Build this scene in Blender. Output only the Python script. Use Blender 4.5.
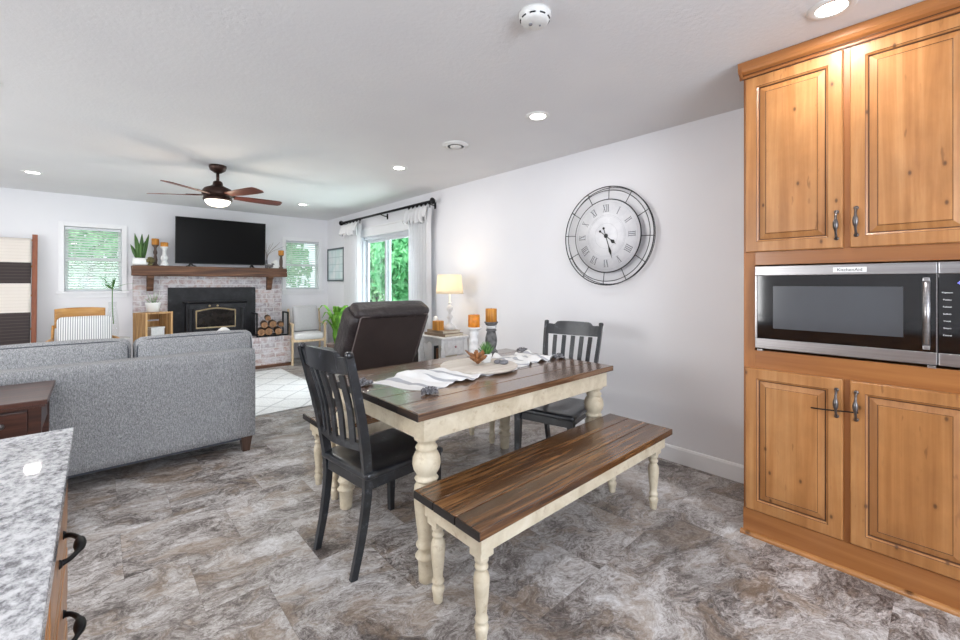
import bpy, bmesh, math, random
from mathutils import Vector, Matrix, Euler, noise
random.seed(7)
PI = math.pi
for o in list(bpy.data.objects): bpy.data.objects.remove(o)
S = bpy.context.scene
C = S.collection

# ------------------------------------------------------------------ camera
cd = bpy.data.cameras.new('camera'); cam = bpy.data.objects.new('camera', cd); C.objects.link(cam)
cam.location = (0, 0, 1.30)
cam.rotation_euler = (PI/2, 0, -math.atan2(383, 421))
cd.sensor_width = 36; cd.lens = 421/960*36; cd.shift_y = -37/960; cd.clip_start = 0.02; cd.clip_end = 200
S.camera = cam
# ------------------------------------------------------------------ world, exposure
S.view_settings.view_transform = 'Standard'; S.view_settings.look = 'None'
S.view_settings.exposure = -0.70; S.view_settings.gamma = 1.0; S.view_settings.use_curve_mapping = False
W = bpy.data.worlds.new('sky'); S.world = W; W.use_nodes = True
wn = W.node_tree; wbg = wn.nodes['Background']; wbg.inputs[0].default_value = (0.82, 0.92, 1.0, 1); wbg.inputs[1].default_value = 4.0
# ------------------------------------------------------------------ sun and area lights
def light(name, kind, loc, energy, color=(1, 1, 1), **kw):
    l = bpy.data.lights.new(name, kind); l.energy = energy; l.color = color
    rot = kw.pop('rot', None)
    for k, v in kw.items(): setattr(l, k, v)
    o = bpy.data.objects.new(name, l); C.objects.link(o); o.location = loc
    if rot: o.rotation_euler = rot
    return o
light('sun', 'SUN', (0, 0, 12), 11, (1, .96, .88), angle=.05, rot=(math.radians(38), 0, math.radians(-52)))
# daylight through the glass doors (right wall), plus added fill at back and left
light('daylight_patio', 'AREA', (4.1, 5.33, 1.25), 230, (.84, .91, 1), shape='RECTANGLE', size=2.2, size_y=2.2, rot=(PI/2, 0, PI/2))
light('fill_back', 'AREA', (.2, -2.9, 1.5), 290, (.83, .90, 1), shape='RECTANGLE', size=3.0, size_y=1.6, rot=(PI/2, 0, 0))
light('fill_left', 'AREA', (-3.9, 3.35, 1.5), 230, (.97, .96, .95), shape='RECTANGLE', size=2.3, size_y=1.6, rot=(PI/2, 0, -PI/2))
CAN_W = 10; CAN_COL = (1, .96, .91)

# ------------------------------------------------------------------ helpers
def lin(v):
    v /= 255
    return v/12.92 if v <= .04045 else ((v+.055)/1.055)**2.4
def rgb(r, g, b): return (lin(r), lin(g), lin(b), 1)

class MB:
    """collects shapes into one mesh"""
    def __init__(s): s.bm = bmesh.new(); s.mi = 0
    def _merge(s, t, smooth=False, mat=None):
        if mat is not None: t.transform(mat)
        vm = {}
        for v in t.verts: vm[v] = s.bm.verts.new(v.co)
        for f in t.faces:
            try:
                g = s.bm.faces.new([vm[v] for v in f.verts]); g.smooth = smooth; g.material_index = s.mi
            except ValueError: pass
        t.free(); return s
    def box(s, x0, x1, y0, y1, z0, z1, bev=0.0, mat=None, seg=2):
        t = bmesh.new(); bmesh.ops.create_cube(t, size=1)
        for v in t.verts:
            v.co = Vector((x0 if v.co.x < 0 else x1, y0 if v.co.y < 0 else y1, z0 if v.co.z < 0 else z1))
        if bev > 0:
            bmesh.ops.bevel(t, geom=list(t.edges), offset=bev, segments=seg, profile=.6, affect='EDGES')
        bmesh.ops.recalc_face_normals(t, faces=list(t.faces))
        return s._merge(t, False, mat)
    def cbox(s, c, d, bev=0.0, rot=None):
        m = Matrix.Translation(c) @ (Euler(rot).to_matrix().to_4x4() if rot else Matrix())
        return s.box(-d[0]/2, d[0]/2, -d[1]/2, d[1]/2, -d[2]/2, d[2]/2, bev, m)
    def lathe(s, prof, c=(0, 0, 0), seg=24, mat=None, smooth=True):
        t = bmesh.new(); rings = []
        for r, z in prof:
            if r < 1e-5: rings.append([t.verts.new((0, 0, z))])
            else: rings.append([t.verts.new((r*math.cos(2*PI*k/seg), r*math.sin(2*PI*k/seg), z)) for k in range(seg)])
        for a, b in zip(rings, rings[1:]):
            for k in range(seg):
                k2 = (k+1) % seg
                if len(a) == 1 and len(b) == 1: continue
                if len(a) == 1: t.faces.new((a[0], b[k], b[k2]))
                elif len(b) == 1: t.faces.new((a[k], a[k2], b[0]))
                else: t.faces.new((a[k], a[k2], b[k2], b[k]))
        if len(rings[0]) > 1: t.faces.new(rings[0][::-1])
        if len(rings[-1]) > 1: t.faces.new(rings[-1])
        bmesh.ops.recalc_face_normals(t, faces=list(t.faces))
        m = Matrix.Translation(c)
        if mat is not None: m = m @ mat
        return s._merge(t, smooth, m)
    def tube(s, pts, r, seg=8, closed=False, smooth=True, flat=None):
        """round (or flat=(w,h) rectangular) tube along pts; r a number or list"""
        pts = [Vector(p) for p in pts]; n = len(pts); t = bmesh.new(); rings = []
        up = Vector((0, 0, 1)); prev = None
        for i, p in enumerate(pts):
            if closed: d = pts[(i+1) % n]-pts[i-1]
            else: d = pts[min(i+1, n-1)]-pts[max(i-1, 0)]
            d.normalize()
            if prev is None:
                a = d.cross(up)
                if a.length < .05: a = d.cross(Vector((0, 1, 0)))
            else:
                a = prev - d*prev.dot(d)
            a.normalize(); prev = a; b = d.cross(a)
            rr = r[i] if isinstance(r, (list, tuple)) else r
            if flat:
                w, h = flat[0]/2, flat[1]/2
                if isinstance(r, (list, tuple)): w *= rr; h *= rr
                rings.append([t.verts.new(p+a*x*w+b*y*h) for x, y in ((-1, -1), (1, -1), (1, 1), (-1, 1))])
            else:
                rings.append([t.verts.new(p+(a*math.cos(2*PI*k/seg)+b*math.sin(2*PI*k/seg))*rr) for k in range(seg)])
        m = len(rings[0])
        for i in range(n if closed else n-1):
            A, B = rings[i], rings[(i+1) % n]
            for k in range(m): t.faces.new((A[k], A[(k+1) % m], B[(k+1) % m], B[k]))
        if not closed: t.faces.new(rings[0][::-1]); t.faces.new(rings[-1])
        bmesh.ops.recalc_face_normals(t, faces=list(t.faces))
        return s._merge(t, smooth and not flat)
    def prism(s, poly, axis, a, b, bev=0, mat=None):
        """2D polygon extruded along axis from a to b"""
        t = bmesh.new()
        def P(u, v, w): return {'x': (w, u, v), 'y': (u, w, v), 'z': (u, v, w)}[axis]
        A = [t.verts.new(P(u, v, a)) for u, v in poly]; B = [t.verts.new(P(u, v, b)) for u, v in poly]
        n = len(poly); t.faces.new(A[::-1]); t.faces.new(B)
        for i in range(n): t.faces.new((A[i], A[(i+1) % n], B[(i+1) % n], B[i]))
        bmesh.ops.recalc_face_normals(t, faces=list(t.faces))
        if bev: bmesh.ops.bevel(t, geom=list(t.edges), offset=bev, segments=1, affect='EDGES')
        return s._merge(t, False, mat)
    def soft(s, c, d, r=.05, puff=(0, 0, 0), n=10, mat=None, fn=None, rot=None):
        """rounded, puffed box (cushions)"""
        t = bmesh.new(); bmesh.ops.create_cube(t, size=2)
        bmesh.ops.subdivide_edges(t, edges=list(t.edges), cuts=n, use_grid_fill=True)
        h = Vector(d)/2
        for v in t.verts:
            u = v.co.copy(); u = Vector([math.sin(q*PI/2)*.35+q*.65 for q in u]); p = Vector((u.x*h.x, u.y*h.y, u.z*h.z))
            q = Vector([max(-(h[i]-r), min(h[i]-r, p[i])) for i in range(3)])
            e = p-q
            if e.length > 1e-9: p = q+e.normalized()*r
            w = [1-abs(a)**2 for a in u]
            p.x += (1 if u.x > 0 else -1)*puff[0]*w[1]*w[2]*abs(u.x)
            p.y += (1 if u.y > 0 else -1)*puff[1]*w[0]*w[2]*abs(u.y)
            p.z += (1 if u.z > 0 else -1)*puff[2]*w[0]*w[1]*abs(u.z)
            if fn: p = fn(p, u)
            v.co = p
        m = Matrix.Translation(c) @ (Euler(rot).to_matrix().to_4x4() if rot else Matrix())
        if mat is not None: m = mat @ m
        return s._merge(t, True, m)
    def grid(s, fn, nu, nv, uv=False, thick=0):
        t = s.bm; V = [[t.verts.new(fn(i/nu, j/nv)) for j in range(nv+1)] for i in range(nu+1)]
        L = t.loops.layers.uv.verify() if uv else None
        for i in range(nu):
            for j in range(nv):
                f = t.faces.new((V[i][j], V[i+1][j], V[i+1][j+1], V[i][j+1])); f.smooth = True; f.material_index = s.mi
                if uv:
                    for l, (a, b) in zip(f.loops, ((i, j), (i+1, j), (i+1, j+1), (i, j+1))): l[L].uv = (a/nu, b/nv)
        return s
    def quad(s, pts):
        f = s.bm.faces.new([s.bm.verts.new(p) for p in pts]); f.material_index = s.mi; return s
    def build(s, name, mats, parent=None, world=False, solid=0, sub=0, loc=None):
        me = bpy.data.meshes.new(name)
        if world and parent is not None:
            root = parent
            while root.parent: root = root.parent
            s.bm.transform(Matrix.Translation(-root.location))
        if loc is not None: s.bm.transform(Matrix.Translation(-Vector(loc)))
        for e in s.bm.edges:
            if len(e.link_faces) == 2 and e.link_faces[0].smooth and e.calc_face_angle(0) > .75: e.smooth = False
        s.bm.to_mesh(me); s.bm.free()
        for m in (mats if isinstance(mats, (list, tuple)) else [mats]): me.materials.append(m)
        o = bpy.data.objects.new(name, me); C.objects.link(o)
        if loc is not None: o.location = loc
        if parent is not None: o.parent = parent
        if solid: md = o.modifiers.new('solid', 'SOLIDIFY'); md.thickness = solid; md.offset = 0
        if sub: md = o.modifiers.new('sub', 'SUBSURF'); md.levels = sub; md.render_levels = sub
        return o

def tag(o, label=None, cat=None, group=None, kind=None):
    if label: o['label'] = label
    if cat: o['category'] = cat
    if group: o['group'] = group
    if kind: o['kind'] = kind
    return o
def thing(name, label, cat, loc=(0, 0, 0), rz=0, group=None):
    o = bpy.data.objects.new(name, None); C.objects.link(o); o.empty_display_size = .05
    o.location = loc; o.rotation_euler = (0, 0, rz); return tag(o, label, cat, group)
def copy_tree(o, parent=None):
    c = o.copy(); C.objects.link(c)
    if parent is not None: c.parent = parent
    for ch in [k for k in list(C.objects) if k.parent == o]: copy_tree(ch, c)
    return c
def struct(name, mb, mat): return tag(mb.build(name, mat), kind='structure')

# ------------------------------------------------------------------ materials
class NT:
    def __init__(s, name):
        s.m = bpy.data.materials.new(name); s.m.use_nodes = True; s.t = s.m.node_tree
        s.b = s.t.nodes['Principled BSDF']; s.out = s.t.nodes['Material Output']
        s.co = s.n('ShaderNodeTexCoord')
    def n(s, kind, **kw):
        nd = s.t.nodes.new(kind)
        for k, v in kw.items(): setattr(nd, k, v)
        return nd
    def l(s, a, b): s.t.links.new(a, b)
    def map(s, scale=(1, 1, 1), src=None, rot=(0, 0, 0), loc=None):
        m = s.n('ShaderNodeMapping'); m.inputs['Scale'].default_value = scale; m.inputs['Rotation'].default_value = rot
        if loc is not None:
            if isinstance(loc, tuple): m.inputs['Location'].default_value = loc
            else: s.l(loc, m.inputs['Location'])
        s.l(src or s.co.outputs['Object'], m.inputs[0]); return m.outputs[0]
    def noise(s, vec, scale=5, detail=4, rough=.5, dist=0):
        n = s.n('ShaderNodeTexNoise'); n.inputs['Scale'].default_value = scale; n.inputs['Detail'].default_value = detail
        n.inputs['Roughness'].default_value = rough; n.inputs['Distortion'].default_value = dist
        s.l(vec, n.inputs['Vector']); return n.outputs['Fac']
    def ramp(s, fac, stops, interp='LINEAR'):
        r = s.n('ShaderNodeValToRGB'); r.color_ramp.interpolation = interp
        e = r.color_ramp.elements
        while len(e) < len(stops): e.new(.5)
        for i, (p, c) in enumerate(stops):
            e[i].position = p; e[i].color = c if len(c) == 4 else (*c, 1)
        s.l(fac, r.inputs[0]); return r.outputs[0]
    def mix(s, fac, a, b, mode='MIX'):
        m = s.n('ShaderNodeMix', data_type='RGBA', blend_type=mode)
        if isinstance(fac, (int, float)): m.inputs[0].default_value = fac
        else: s.l(fac, m.inputs[0])
        for i, v in ((6, a), (7, b)):
            if isinstance(v, tuple): m.inputs[i].default_value = v
            else: s.l(v, m.inputs[i])
        return m.outputs[2]
    def math(s, op, a, b=0.0):
        m = s.n('ShaderNodeMath', operation=op)
        for i, v in ((0, a), (1, b)):
            if isinstance(v, (int, float)): m.inputs[i].default_value = v
            else: s.l(v, m.inputs[i])
        return m.outputs[0]
    def bump(s, h, strength=.2, dist=.01):
        b = s.n('ShaderNodeBump'); b.inputs['Strength'].default_value = strength; b.inputs['Distance'].default_value = dist
        s.l(h, b.inputs['Height']); s.l(b.outputs[0], s.b.inputs['Normal']); return s
    def col(s, v):
        if isinstance(v, tuple): s.b.inputs['Base Color'].default_value = v
        else: s.l(v, s.b.inputs['Base Color'])
        return s
    def rough(s, v):
        if isinstance(v, (int, float)): s.b.inputs['Roughness'].default_value = v
        else: s.l(v, s.b.inputs['Roughness'])
        return s
    def set(s, **kw):
        for k, v in kw.items(): s.b.inputs[k.replace('_', ' ')].default_value = v
        return s

BW = lambda v: (v, v, v, 1)
def plain(name, c, rough=.5, metal=0.0, var=.06, sc=8, bump=0.0, **kw):
    t = NT(name); v = t.map((1, 1, 1)); f = t.noise(v, sc, 4)
    d = tuple(max(0, x*(1-var*2)) for x in c[:3])+(1,); h = tuple(min(1, x*(1+var)) for x in c[:3])+(1,)
    t.col(t.ramp(f, [(.3, d), (.7, h)])).rough(rough).set(Metallic=metal, **kw)
    if bump: t.bump(t.noise(v, sc*6, 3), bump, .004)
    return t.m

def wood(name, dark, mid, light, axis='x', rough=.4, sc=1.0, knots=0.0, coat=0.0, island=.25, bump=.12, fleck=False):
    t = NT(name)
    geo = t.n('ShaderNodeNewGeometry'); r = geo.outputs['Random Per Island']
    off = t.n('ShaderNodeCombineXYZ'); rr = t.math('MULTIPLY', r, 17.0)
    for i in range(3): t.l(rr, off.inputs[i])
    st = {'x': (.9, 14, 14), 'y': (14, .9, 14), 'z': (14, 14, .9)}[axis]
    v = t.map(tuple(q*sc for q in st), loc=off.outputs[0])
    st2 = {'x': (2.5, 90, 90), 'y': (90, 2.5, 90), 'z': (90, 90, 2.5)}[axis]
    v2 = t.map(tuple(q*sc for q in st2), loc=off.outputs[0])
    f = t.noise(v, 1.3, 5, .6, 1.2); g = t.noise(v2, 1, 3, .6)
    fg = t.math('ADD', t.math('MULTIPLY', f, .7), t.math('MULTIPLY', g, .3))
    c = t.ramp(fg, [(.33, dark), (.5, mid), (.67, light)])
    br = t.math('ADD', t.math('MULTIPLY', r, island*2), 1-island)
    mm = t.n('ShaderNodeCombineColor')
    for i in range(3): t.l(br, mm.inputs[i])
    c = t.mix(1.0, c, mm.outputs[0], 'MULTIPLY')
    if knots:
        sk = t.n('ShaderNodeSeparateXYZ'); t.l(t.map((knots,)*3, loc=off.outputs[0]), sk.inputs[0]); ck_ = t.n('ShaderNodeCombineXYZ')
        a_, b_ = {'x': (1, 0), 'y': (2, 1), 'z': (1, 2)}[axis]
        t.l(t.math('MULTIPLY', sk.outputs[a_], 6.5), ck_.inputs[0]); t.l(t.math('MULTIPLY', sk.outputs[b_], 3.6), ck_.inputs[1])
        vo = t.n('ShaderNodeTexVoronoi', voronoi_dimensions='2D'); vo.inputs['Scale'].default_value = 1.0; t.l(ck_.outputs[0], vo.inputs['Vector'])
        sc_ = t.n('ShaderNodeSeparateColor'); t.l(vo.outputs['Color'], sc_.inputs[0])
        kf = t.ramp(vo.outputs['Distance'], [(.02, BW(1)), (.045, BW(.55)), (.06, BW(.15)), (.12, BW(0))])
        kf = t.math('MULTIPLY', kf, t.math('GREATER_THAN', sc_.outputs[0], .5))
        kd = tuple(q*.35 for q in dark[:3])+(1,)
        c = t.mix(t.math('MULTIPLY', kf, .95), c, kd)
    if fleck:
        fv = {'x': (10, 45, 45), 'y': (45, 10, 45), 'z': (45, 45, 10)}[axis]
        c = t.mix(1.0, c, t.ramp(t.noise(t.map((1, 1, .7), loc=off.outputs[0]), 9, 4, .6), [(.35, BW(.84)), (.65, BW(1))]), 'MULTIPLY')
        ff = t.ramp(t.noise(t.map(fv, loc=off.outputs[0]), 1.0, 2, .5), [(.66, BW(0)), (.72, BW(.55))])
        gg = t.ramp(t.noise(t.map((4, 4, 2), loc=off.outputs[0]), 1.0, 2, .5), [(.5, BW(0)), (.6, BW(1))])
        c = t.mix(t.mix(1.0, ff, gg, 'MULTIPLY'), c, tuple(q*.45 for q in dark[:3])+(1,))
    t.col(c).rough(rough).set(Coat_Weight=coat, Coat_Roughness=.15)
    t.bump(fg, bump, .004)
    return t.m

M = {}
# walls and ceiling
t = NT('wall_paint'); v = t.map(); t.col(t.ramp(t.noise(v, 1.5, 2), [(.3, rgb(226, 226, 230)), (.7, rgb(230, 230, 233))])).rough(.75).bump(t.noise(v, 60, 3), .12, .003); M['wall'] = t.m
t = NT('ceiling_paint'); v = t.map(); t.col(t.ramp(t.noise(v, 2, 2), [(.3, rgb(226, 226, 228)), (.7, rgb(230, 230, 231))])).rough(.85).bump(t.noise(v, 45, 4, .7), .35, .006); M['ceiling'] = t.m
M['trim'] = plain('white_trim_paint', rgb(232, 232, 234), .4, var=.01)
M['white_plastic'] = plain('white_plastic', rgb(228, 228, 226), .4, var=.01)
M['vinyl'] = plain('white_vinyl_frame', rgb(206, 209, 214), .35, var=.01)
# stone-look floor tiles
t = NT('slate_look_tile')
vec = t.co.outputs['Object']; sp = t.n('ShaderNodeSeparateXYZ'); t.l(vec, sp.inputs[0])
ty = t.math('DIVIDE', t.math('ADD', sp.outputs[1], 10.0-.995+.457*0), .457)
row = t.math('FLOOR', ty)
tx = t.math('ADD', t.math('DIVIDE', t.math('ADD', sp.outputs[0], 20-1.58), .457), t.math('MULTIPLY', t.math('MODULO', row, 2.0), .5))
colm = t.math('FLOOR', tx)
cb = t.n('ShaderNodeCombineXYZ'); t.l(colm, cb.inputs[0]); t.l(row, cb.inputs[1])
wh = t.n('ShaderNodeTexWhiteNoise'); t.l(cb.outputs[0], wh.inputs['Vector'])
offv = t.n('ShaderNodeVectorMath', operation='SCALE'); t.l(wh.outputs['Color'], offv.inputs[0]); t.l(t.math('MULTIPLY', t.math('GREATER_THAN', wh.outputs['Value'], .58), 9.0), offv.inputs['Scale'])
tv = t.n('ShaderNodeVectorMath', operation='ADD'); t.l(vec, tv.inputs[0]); t.l(offv.outputs[0], tv.inputs[1])
vr = t.n('ShaderNodeVectorRotate', rotation_type='Z_AXIS'); t.l(tv.outputs[0], vr.inputs[0])
vr.inputs['Angle'].default_value = .25
tvv = t.map((1.0, 1.5, 1), src=vr.outputs[0])
warp = t.n('ShaderNodeTexNoise'); warp.inputs['Scale'].default_value = 2.2; warp.inputs['Detail'].default_value = 5; t.l(tvv, warp.inputs['Vector'])
wv = t.n('ShaderNodeVectorMath', operation='MULTIPLY_ADD'); t.l(warp.outputs['Color'], wv.inputs[0]); wv.inputs[1].default_value = (.8, .8, .8); t.l(tvv, wv.inputs[2])
n1 = t.noise(wv.outputs[0], 2.2, 10, .72, .1)
rg = t.n('ShaderNodeTexNoise', noise_type='RIDGED_MULTIFRACTAL'); rg.inputs['Scale'].default_value = 3.2; rg.inputs['Detail'].default_value = 7; rg.inputs['Roughness'].default_value = .62; t.l(wv.outputs[0], rg.inputs['Vector'])
n2 = t.math('ADD', t.math('MULTIPLY', t.noise(wv.outputs[0], 12, 10, .85, .1), .75), t.math('MULTIPLY', rg.outputs['Fac'], .25))
n3 = t.noise(wv.outputs[0], 42, 6, .85)
nn = t.math('ADD', t.math('ADD', t.math('MULTIPLY', n1, .34), t.math('MULTIPLY', n2, .38)), t.math('MULTIPLY', n3, .28))
c1 = t.ramp(nn, [(.385, rgb(66, 59, 58)), (.425, rgb(112, 105, 102)), (.46, rgb(158, 152, 149)), (.495, rgb(192, 189, 188)), (.56, rgb(224, 224, 226))])
c2 = t.mix(t.ramp(t.noise(wv.outputs[0], 3.4, 7, .7), [(.50, BW(0)), (.60, BW(.5))]), c1, rgb(150, 130, 110))
vein = t.ramp(t.math('ABSOLUTE', t.math('SUBTRACT', t.noise(wv.outputs[0], 3.0, 7, .65, 1.5), .5)), [(0, BW(.3)), (.008, BW(.12)), (.02, BW(0))])
c2 = t.mix(vein, c2, rgb(84, 74, 70))
shade = t.ramp(wh.outputs['Value'], [(0, BW(.72)), (.07, BW(.96)), (1, BW(1.0))])
c3 = t.mix(1.0, c2, shade, 'MULTIPLY')
def edge(u): # distance to tile edge
    f = t.math('FRACT', u); return t.math('MINIMUM', f, t.math('SUBTRACT', 1.0, f))
ed = t.math('MINIMUM', edge(ty), edge(tx))
gm = t.ramp(ed, [(0, BW(.4)), (.004, BW(.0))])
c3 = t.mix(gm, c3, rgb(88, 80, 76))
t.col(c3).rough(t.ramp(nn, [(.3, BW(.42)), (.7, BW(.3))])).bump(nn, .15, .004); M['floor'] = t.m
# woods
M['table_wood'] = wood('stained_table_wood', rgb(50, 32, 23), rgb(100, 73, 53), rgb(150, 119, 92), 'x', .2, 1.4, .9, .6, .22, .2)
M['table_edge'] = wood('dark_end_grain', rgb(12, 10, 10), rgb(24, 19, 17), rgb(56, 40, 30), 'y', .35, 1.2, 0, .2)
M['bench_wood'] = wood('stained_bench_wood', rgb(40, 24, 14), rgb(92, 61, 36), rgb(150, 110, 70), 'x', .22, 1.5, .9, .45, .15, .2)
def cream(name):
    t = NT(name); v = t.map((3, 3, 3)); f = t.noise(v, 3, 6, .65, .6); g = t.noise(t.map((13, 13, 13)), 1.5, 6, .75)
    c = t.ramp(f, [(.3, rgb(188, 175, 150)), (.6, rgb(212, 202, 180)), (.8, rgb(222, 214, 196))])
    c = t.mix(t.ramp(g, [(.56, BW(0)), (.68, BW(.5))]), c, rgb(156, 130, 98))
    t.col(c).rough(.45).bump(g, .08, .003); return t.m
M['cream'] = cream('distressed_cream_paint')
t = NT('worn_black_paint'); f = t.noise(t.map((6, 6, 6)), 2.5, 7, .75); t.col(t.ramp(f, [(.35, rgb(22, 24, 28)), (.58, rgb(38, 41, 46)), (.74, rgb(92, 96, 104))])).rough(.3).bump(f, .1, .003); t.set(Coat_Weight=.35, Coat_Roughness=.2); M['black_paint'] = t.m
AL = [rgb(152, 98, 50), rgb(176, 120, 68), rgb(194, 142, 90)]
M['alder_z'] = wood('knotty_alder_vertical', *AL, 'z', .4, .5, 1.3, .1, .08, .04, True)
M['alder_y'] = wood('knotty_alder_horizontal', *AL, 'y', .33, .5, 1.0, .25, 0, .04, True)
M['alder_red'] = wood('alder_stained_red', rgb(138, 83, 40), rgb(155, 98, 50), rgb(170, 112, 61), 'y', .33, .5, 0, .25, 0, .04)
M['alder_stile'] = wood('alder_stile_stain', rgb(138, 83, 40), rgb(155, 98, 50), rgb(170, 112, 61), 'z', .45, .5, 0, 0, 0, .04)
M['glaze'] = plain('dark_wood_glaze', rgb(84, 50, 26), .5)
M['mantel'] = wood('rough_mantel_beam', rgb(46, 28, 20), rgb(94, 62, 43), rgb(138, 100, 74), 'x', .65, 1.0, 1.0, 0, .1, .6)
M['cherry'] = wood('dark_cherry', rgb(40, 22, 18), rgb(64, 36, 29), rgb(90, 52, 40), 'x', .35, 1.0, 0, .15)
M['walnut_leg'] = wood('walnut', rgb(50, 34, 28), rgb(78, 56, 46), rgb(96, 72, 58), 'z', .4)
M['rail_wood'] = wood('reddish_rail_wood', rgb(110, 58, 36), rgb(140, 78, 50), rgb(160, 96, 64), 'z', .5)
M['honey'] = wood('honey_bentwood', rgb(164, 112, 52), rgb(192, 140, 76), rgb(208, 160, 96), 'x', .4)
M['pale_wood'] = wood('pale_wood', rgb(196, 168, 130), rgb(220, 196, 162), rgb(232, 212, 182), 'z', .5)
M['crate'] = wood('crate_pine', rgb(138, 98, 60), rgb(184, 142, 92), rgb(210, 172, 122), 'z', .6, 1, 0, 0, .15)
M['bark'] = wood('log_bark', rgb(44, 32, 25), rgb(78, 58, 44), rgb(118, 92, 72), 'x', .9, 3, 0, 0, .35, .6)
M['log_end'] = plain('log_cut_end', rgb(150, 112, 80), .85, var=.3, sc=30)
M['fan_blade'] = wood('fan_blade_wood', rgb(60, 26, 18), rgb(88, 42, 28), rgb(112, 58, 42), 'x', .35, 1.4, 0, .2)
M['whitewash'] = wood('whitewashed_tray_wood', rgb(190, 178, 166), rgb(214, 206, 196), rgb(228, 222, 214), 'x', .55)
M['bronze'] = plain('oil_rubbed_bronze', rgb(62, 44, 38), .4, .7)
M['iron'] = plain('black_iron', rgb(30, 30, 33), .5, .6)
M['matte_black'] = plain('matte_black', rgb(24, 24, 26), .55)
t = NT('stove_soot_black'); f = t.noise(t.map((4, 4, 4)), 2, 6, .7); t.col(t.ramp(f, [(.35, rgb(22, 22, 25)), (.6, rgb(40, 40, 44)), (.8, rgb(72, 72, 78))])).rough(.55).set(Metallic=.3); M['stove'] = t.m
M['brass'] = plain('aged_brass', rgb(176, 156, 122), .35, .8)
M['screen'] = plain('tv_screen', rgb(4, 4, 5), .3, var=0, Specular_IOR_Level=.12)
# granite
t = NT('speckled_granite'); v = t.map((1, .75, 1), rot=(0, 0, .3)); a = t.noise(v, 70, 6, .75, .2); b = t.noise(v, 18, 4, .6, .3); d = t.noise(v, 130, 3, .7)
ab = t.math('ADD', t.math('ADD', t.math('MULTIPLY', a, .6), t.math('MULTIPLY', b, .2)), t.math('MULTIPLY', d, .2))
t.col(t.ramp(ab, [(.37, rgb(84, 84, 88)), (.44, rgb(138, 138, 142)), (.5, rgb(182, 183, 187)), (.57, rgb(212, 213, 216))])).rough(.035); M['granite'] = t.m
# stainless
t = NT('brushed_stainless'); f = t.noise(t.map((200, 2, 200)), 1, 3); t.col(t.ramp(f, [(.3, rgb(150, 148, 149)), (.7, rgb(172, 170, 171))])).rough(.3).set(Metallic=.95); M['steel'] = t.m
M['nickel'] = plain('pewter_pull', rgb(110, 106, 106), .32, .9)
M['dark_glass'] = plain('smoked_glass_front', rgb(14, 14, 16), .06, 0, 0, Specular_IOR_Level=.7)
M['grey_mesh'] = plain('oven_window_mesh', rgb(74, 76, 80), .12, 0, .02, Specular_IOR_Level=.6)
M['fire_glass'] = plain('sooty_fire_glass', rgb(38, 34, 32), .15, 0, .3, 12)
# fabrics
t = NT('grey_tweed'); v = t.map((1, 1, .45)); f = t.noise(v, 330, 3, .8); g = t.noise(t.map((1, 1, .25)), 190, 3, .7)
h = t.math('ADD', t.math('MULTIPLY', f, .6), t.math('MULTIPLY', g, .4))
t.col(t.ramp(h, [(.37, rgb(94, 96, 99)), (.5, rgb(146, 148, 151)), (.62, rgb(190, 192, 195))])).rough(.9).bump(h, .4, .003); M['tweed'] = t.m
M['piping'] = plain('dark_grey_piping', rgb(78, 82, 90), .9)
t = NT('brown_leather'); v = t.map(); a = t.noise(v, 90, 4, .6); b = t.noise(v, 7, 4, .6, 1.5); h = t.math('ADD', t.math('MULTIPLY', a, .25), t.math('MULTIPLY', b, .75))
t.col(t.ramp(b, [(.3, rgb(34, 28, 29)), (.6, rgb(48, 41, 42)), (.8, rgb(66, 58, 58))])).rough(.3).bump(h, .8, .02); M['leather'] = t.m
t = NT('brown_leather_smooth'); v = t.map(); a = t.noise(v, 120, 4, .6); t.col(t.ramp(t.noise(v, 4, 3), [(.3, rgb(52, 42, 41)), (.7, rgb(62, 52, 50))])).rough(.5).bump(a, .15, .003); M['leather_flat'] = t.m
M['leather_pipe'] = plain('leather_piping', rgb(112, 100, 98), .35)
t = NT('white_curtain'); f = t.noise(t.map((1, 1, 1)), 300, 2); t.col(t.ramp(f, [(.3, rgb(226, 226, 228)), (.7, rgb(238, 238, 239))])).rough(.9)
tr = t.n('ShaderNodeBsdfTranslucent'); tr.inputs[0].default_value = rgb(235, 236, 238); mx = t.n('ShaderNodeMixShader'); mx.inputs[0].default_value = .3
t.l(t.b.outputs[0], mx.inputs[1]); t.l(tr.outputs[0], mx.inputs[2]); t.l(mx.outputs[0], t.out.inputs[0]); M['curtain'] = t.m
t = NT('lamp_shade_linen'); t.col(rgb(242, 236, 222)).rough(.8)
tr = t.n('ShaderNodeBsdfTranslucent'); tr.inputs[0].default_value = rgb(252, 244, 226); mx = t.n('ShaderNodeMixShader'); mx.inputs[0].default_value = .55
t.l(t.b.outputs[0], mx.inputs[1]); t.l(tr.outputs[0], mx.inputs[2]); t.l(mx.outputs[0], t.out.inputs[0]); M['shade'] = t.m
t = NT('translucent_blind_vinyl'); t.col(rgb(236, 238, 238)).rough(.5)
tr = t.n('ShaderNodeBsdfTranslucent'); tr.inputs[0].default_value = rgb(240, 244, 242); mx = t.n('ShaderNodeMixShader'); mx.inputs[0].default_value = .45
t.l(t.b.outputs[0], mx.inputs[1]); t.l(tr.outputs[0], mx.inputs[2]); t.l(mx.outputs[0], t.out.inputs[0]); M['slat'] = t.m
t = NT('cream_rug'); v = t.map((1, 1, 1), rot=(0, 0, PI/4))
wvx = t.n('ShaderNodeTexVoronoi', feature='DISTANCE_TO_EDGE', distance='CHEBYCHEV'); wvx.inputs['Scale'].default_value = 3.2; wvx.inputs['Randomness'].default_value = 0.15; t.l(v, wvx.inputs['Vector'])
base = t.ramp(t.noise(t.map(), 60, 4, .8), [(.3, rgb(200, 200, 200)), (.6, rgb(232, 232, 231))])
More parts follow.
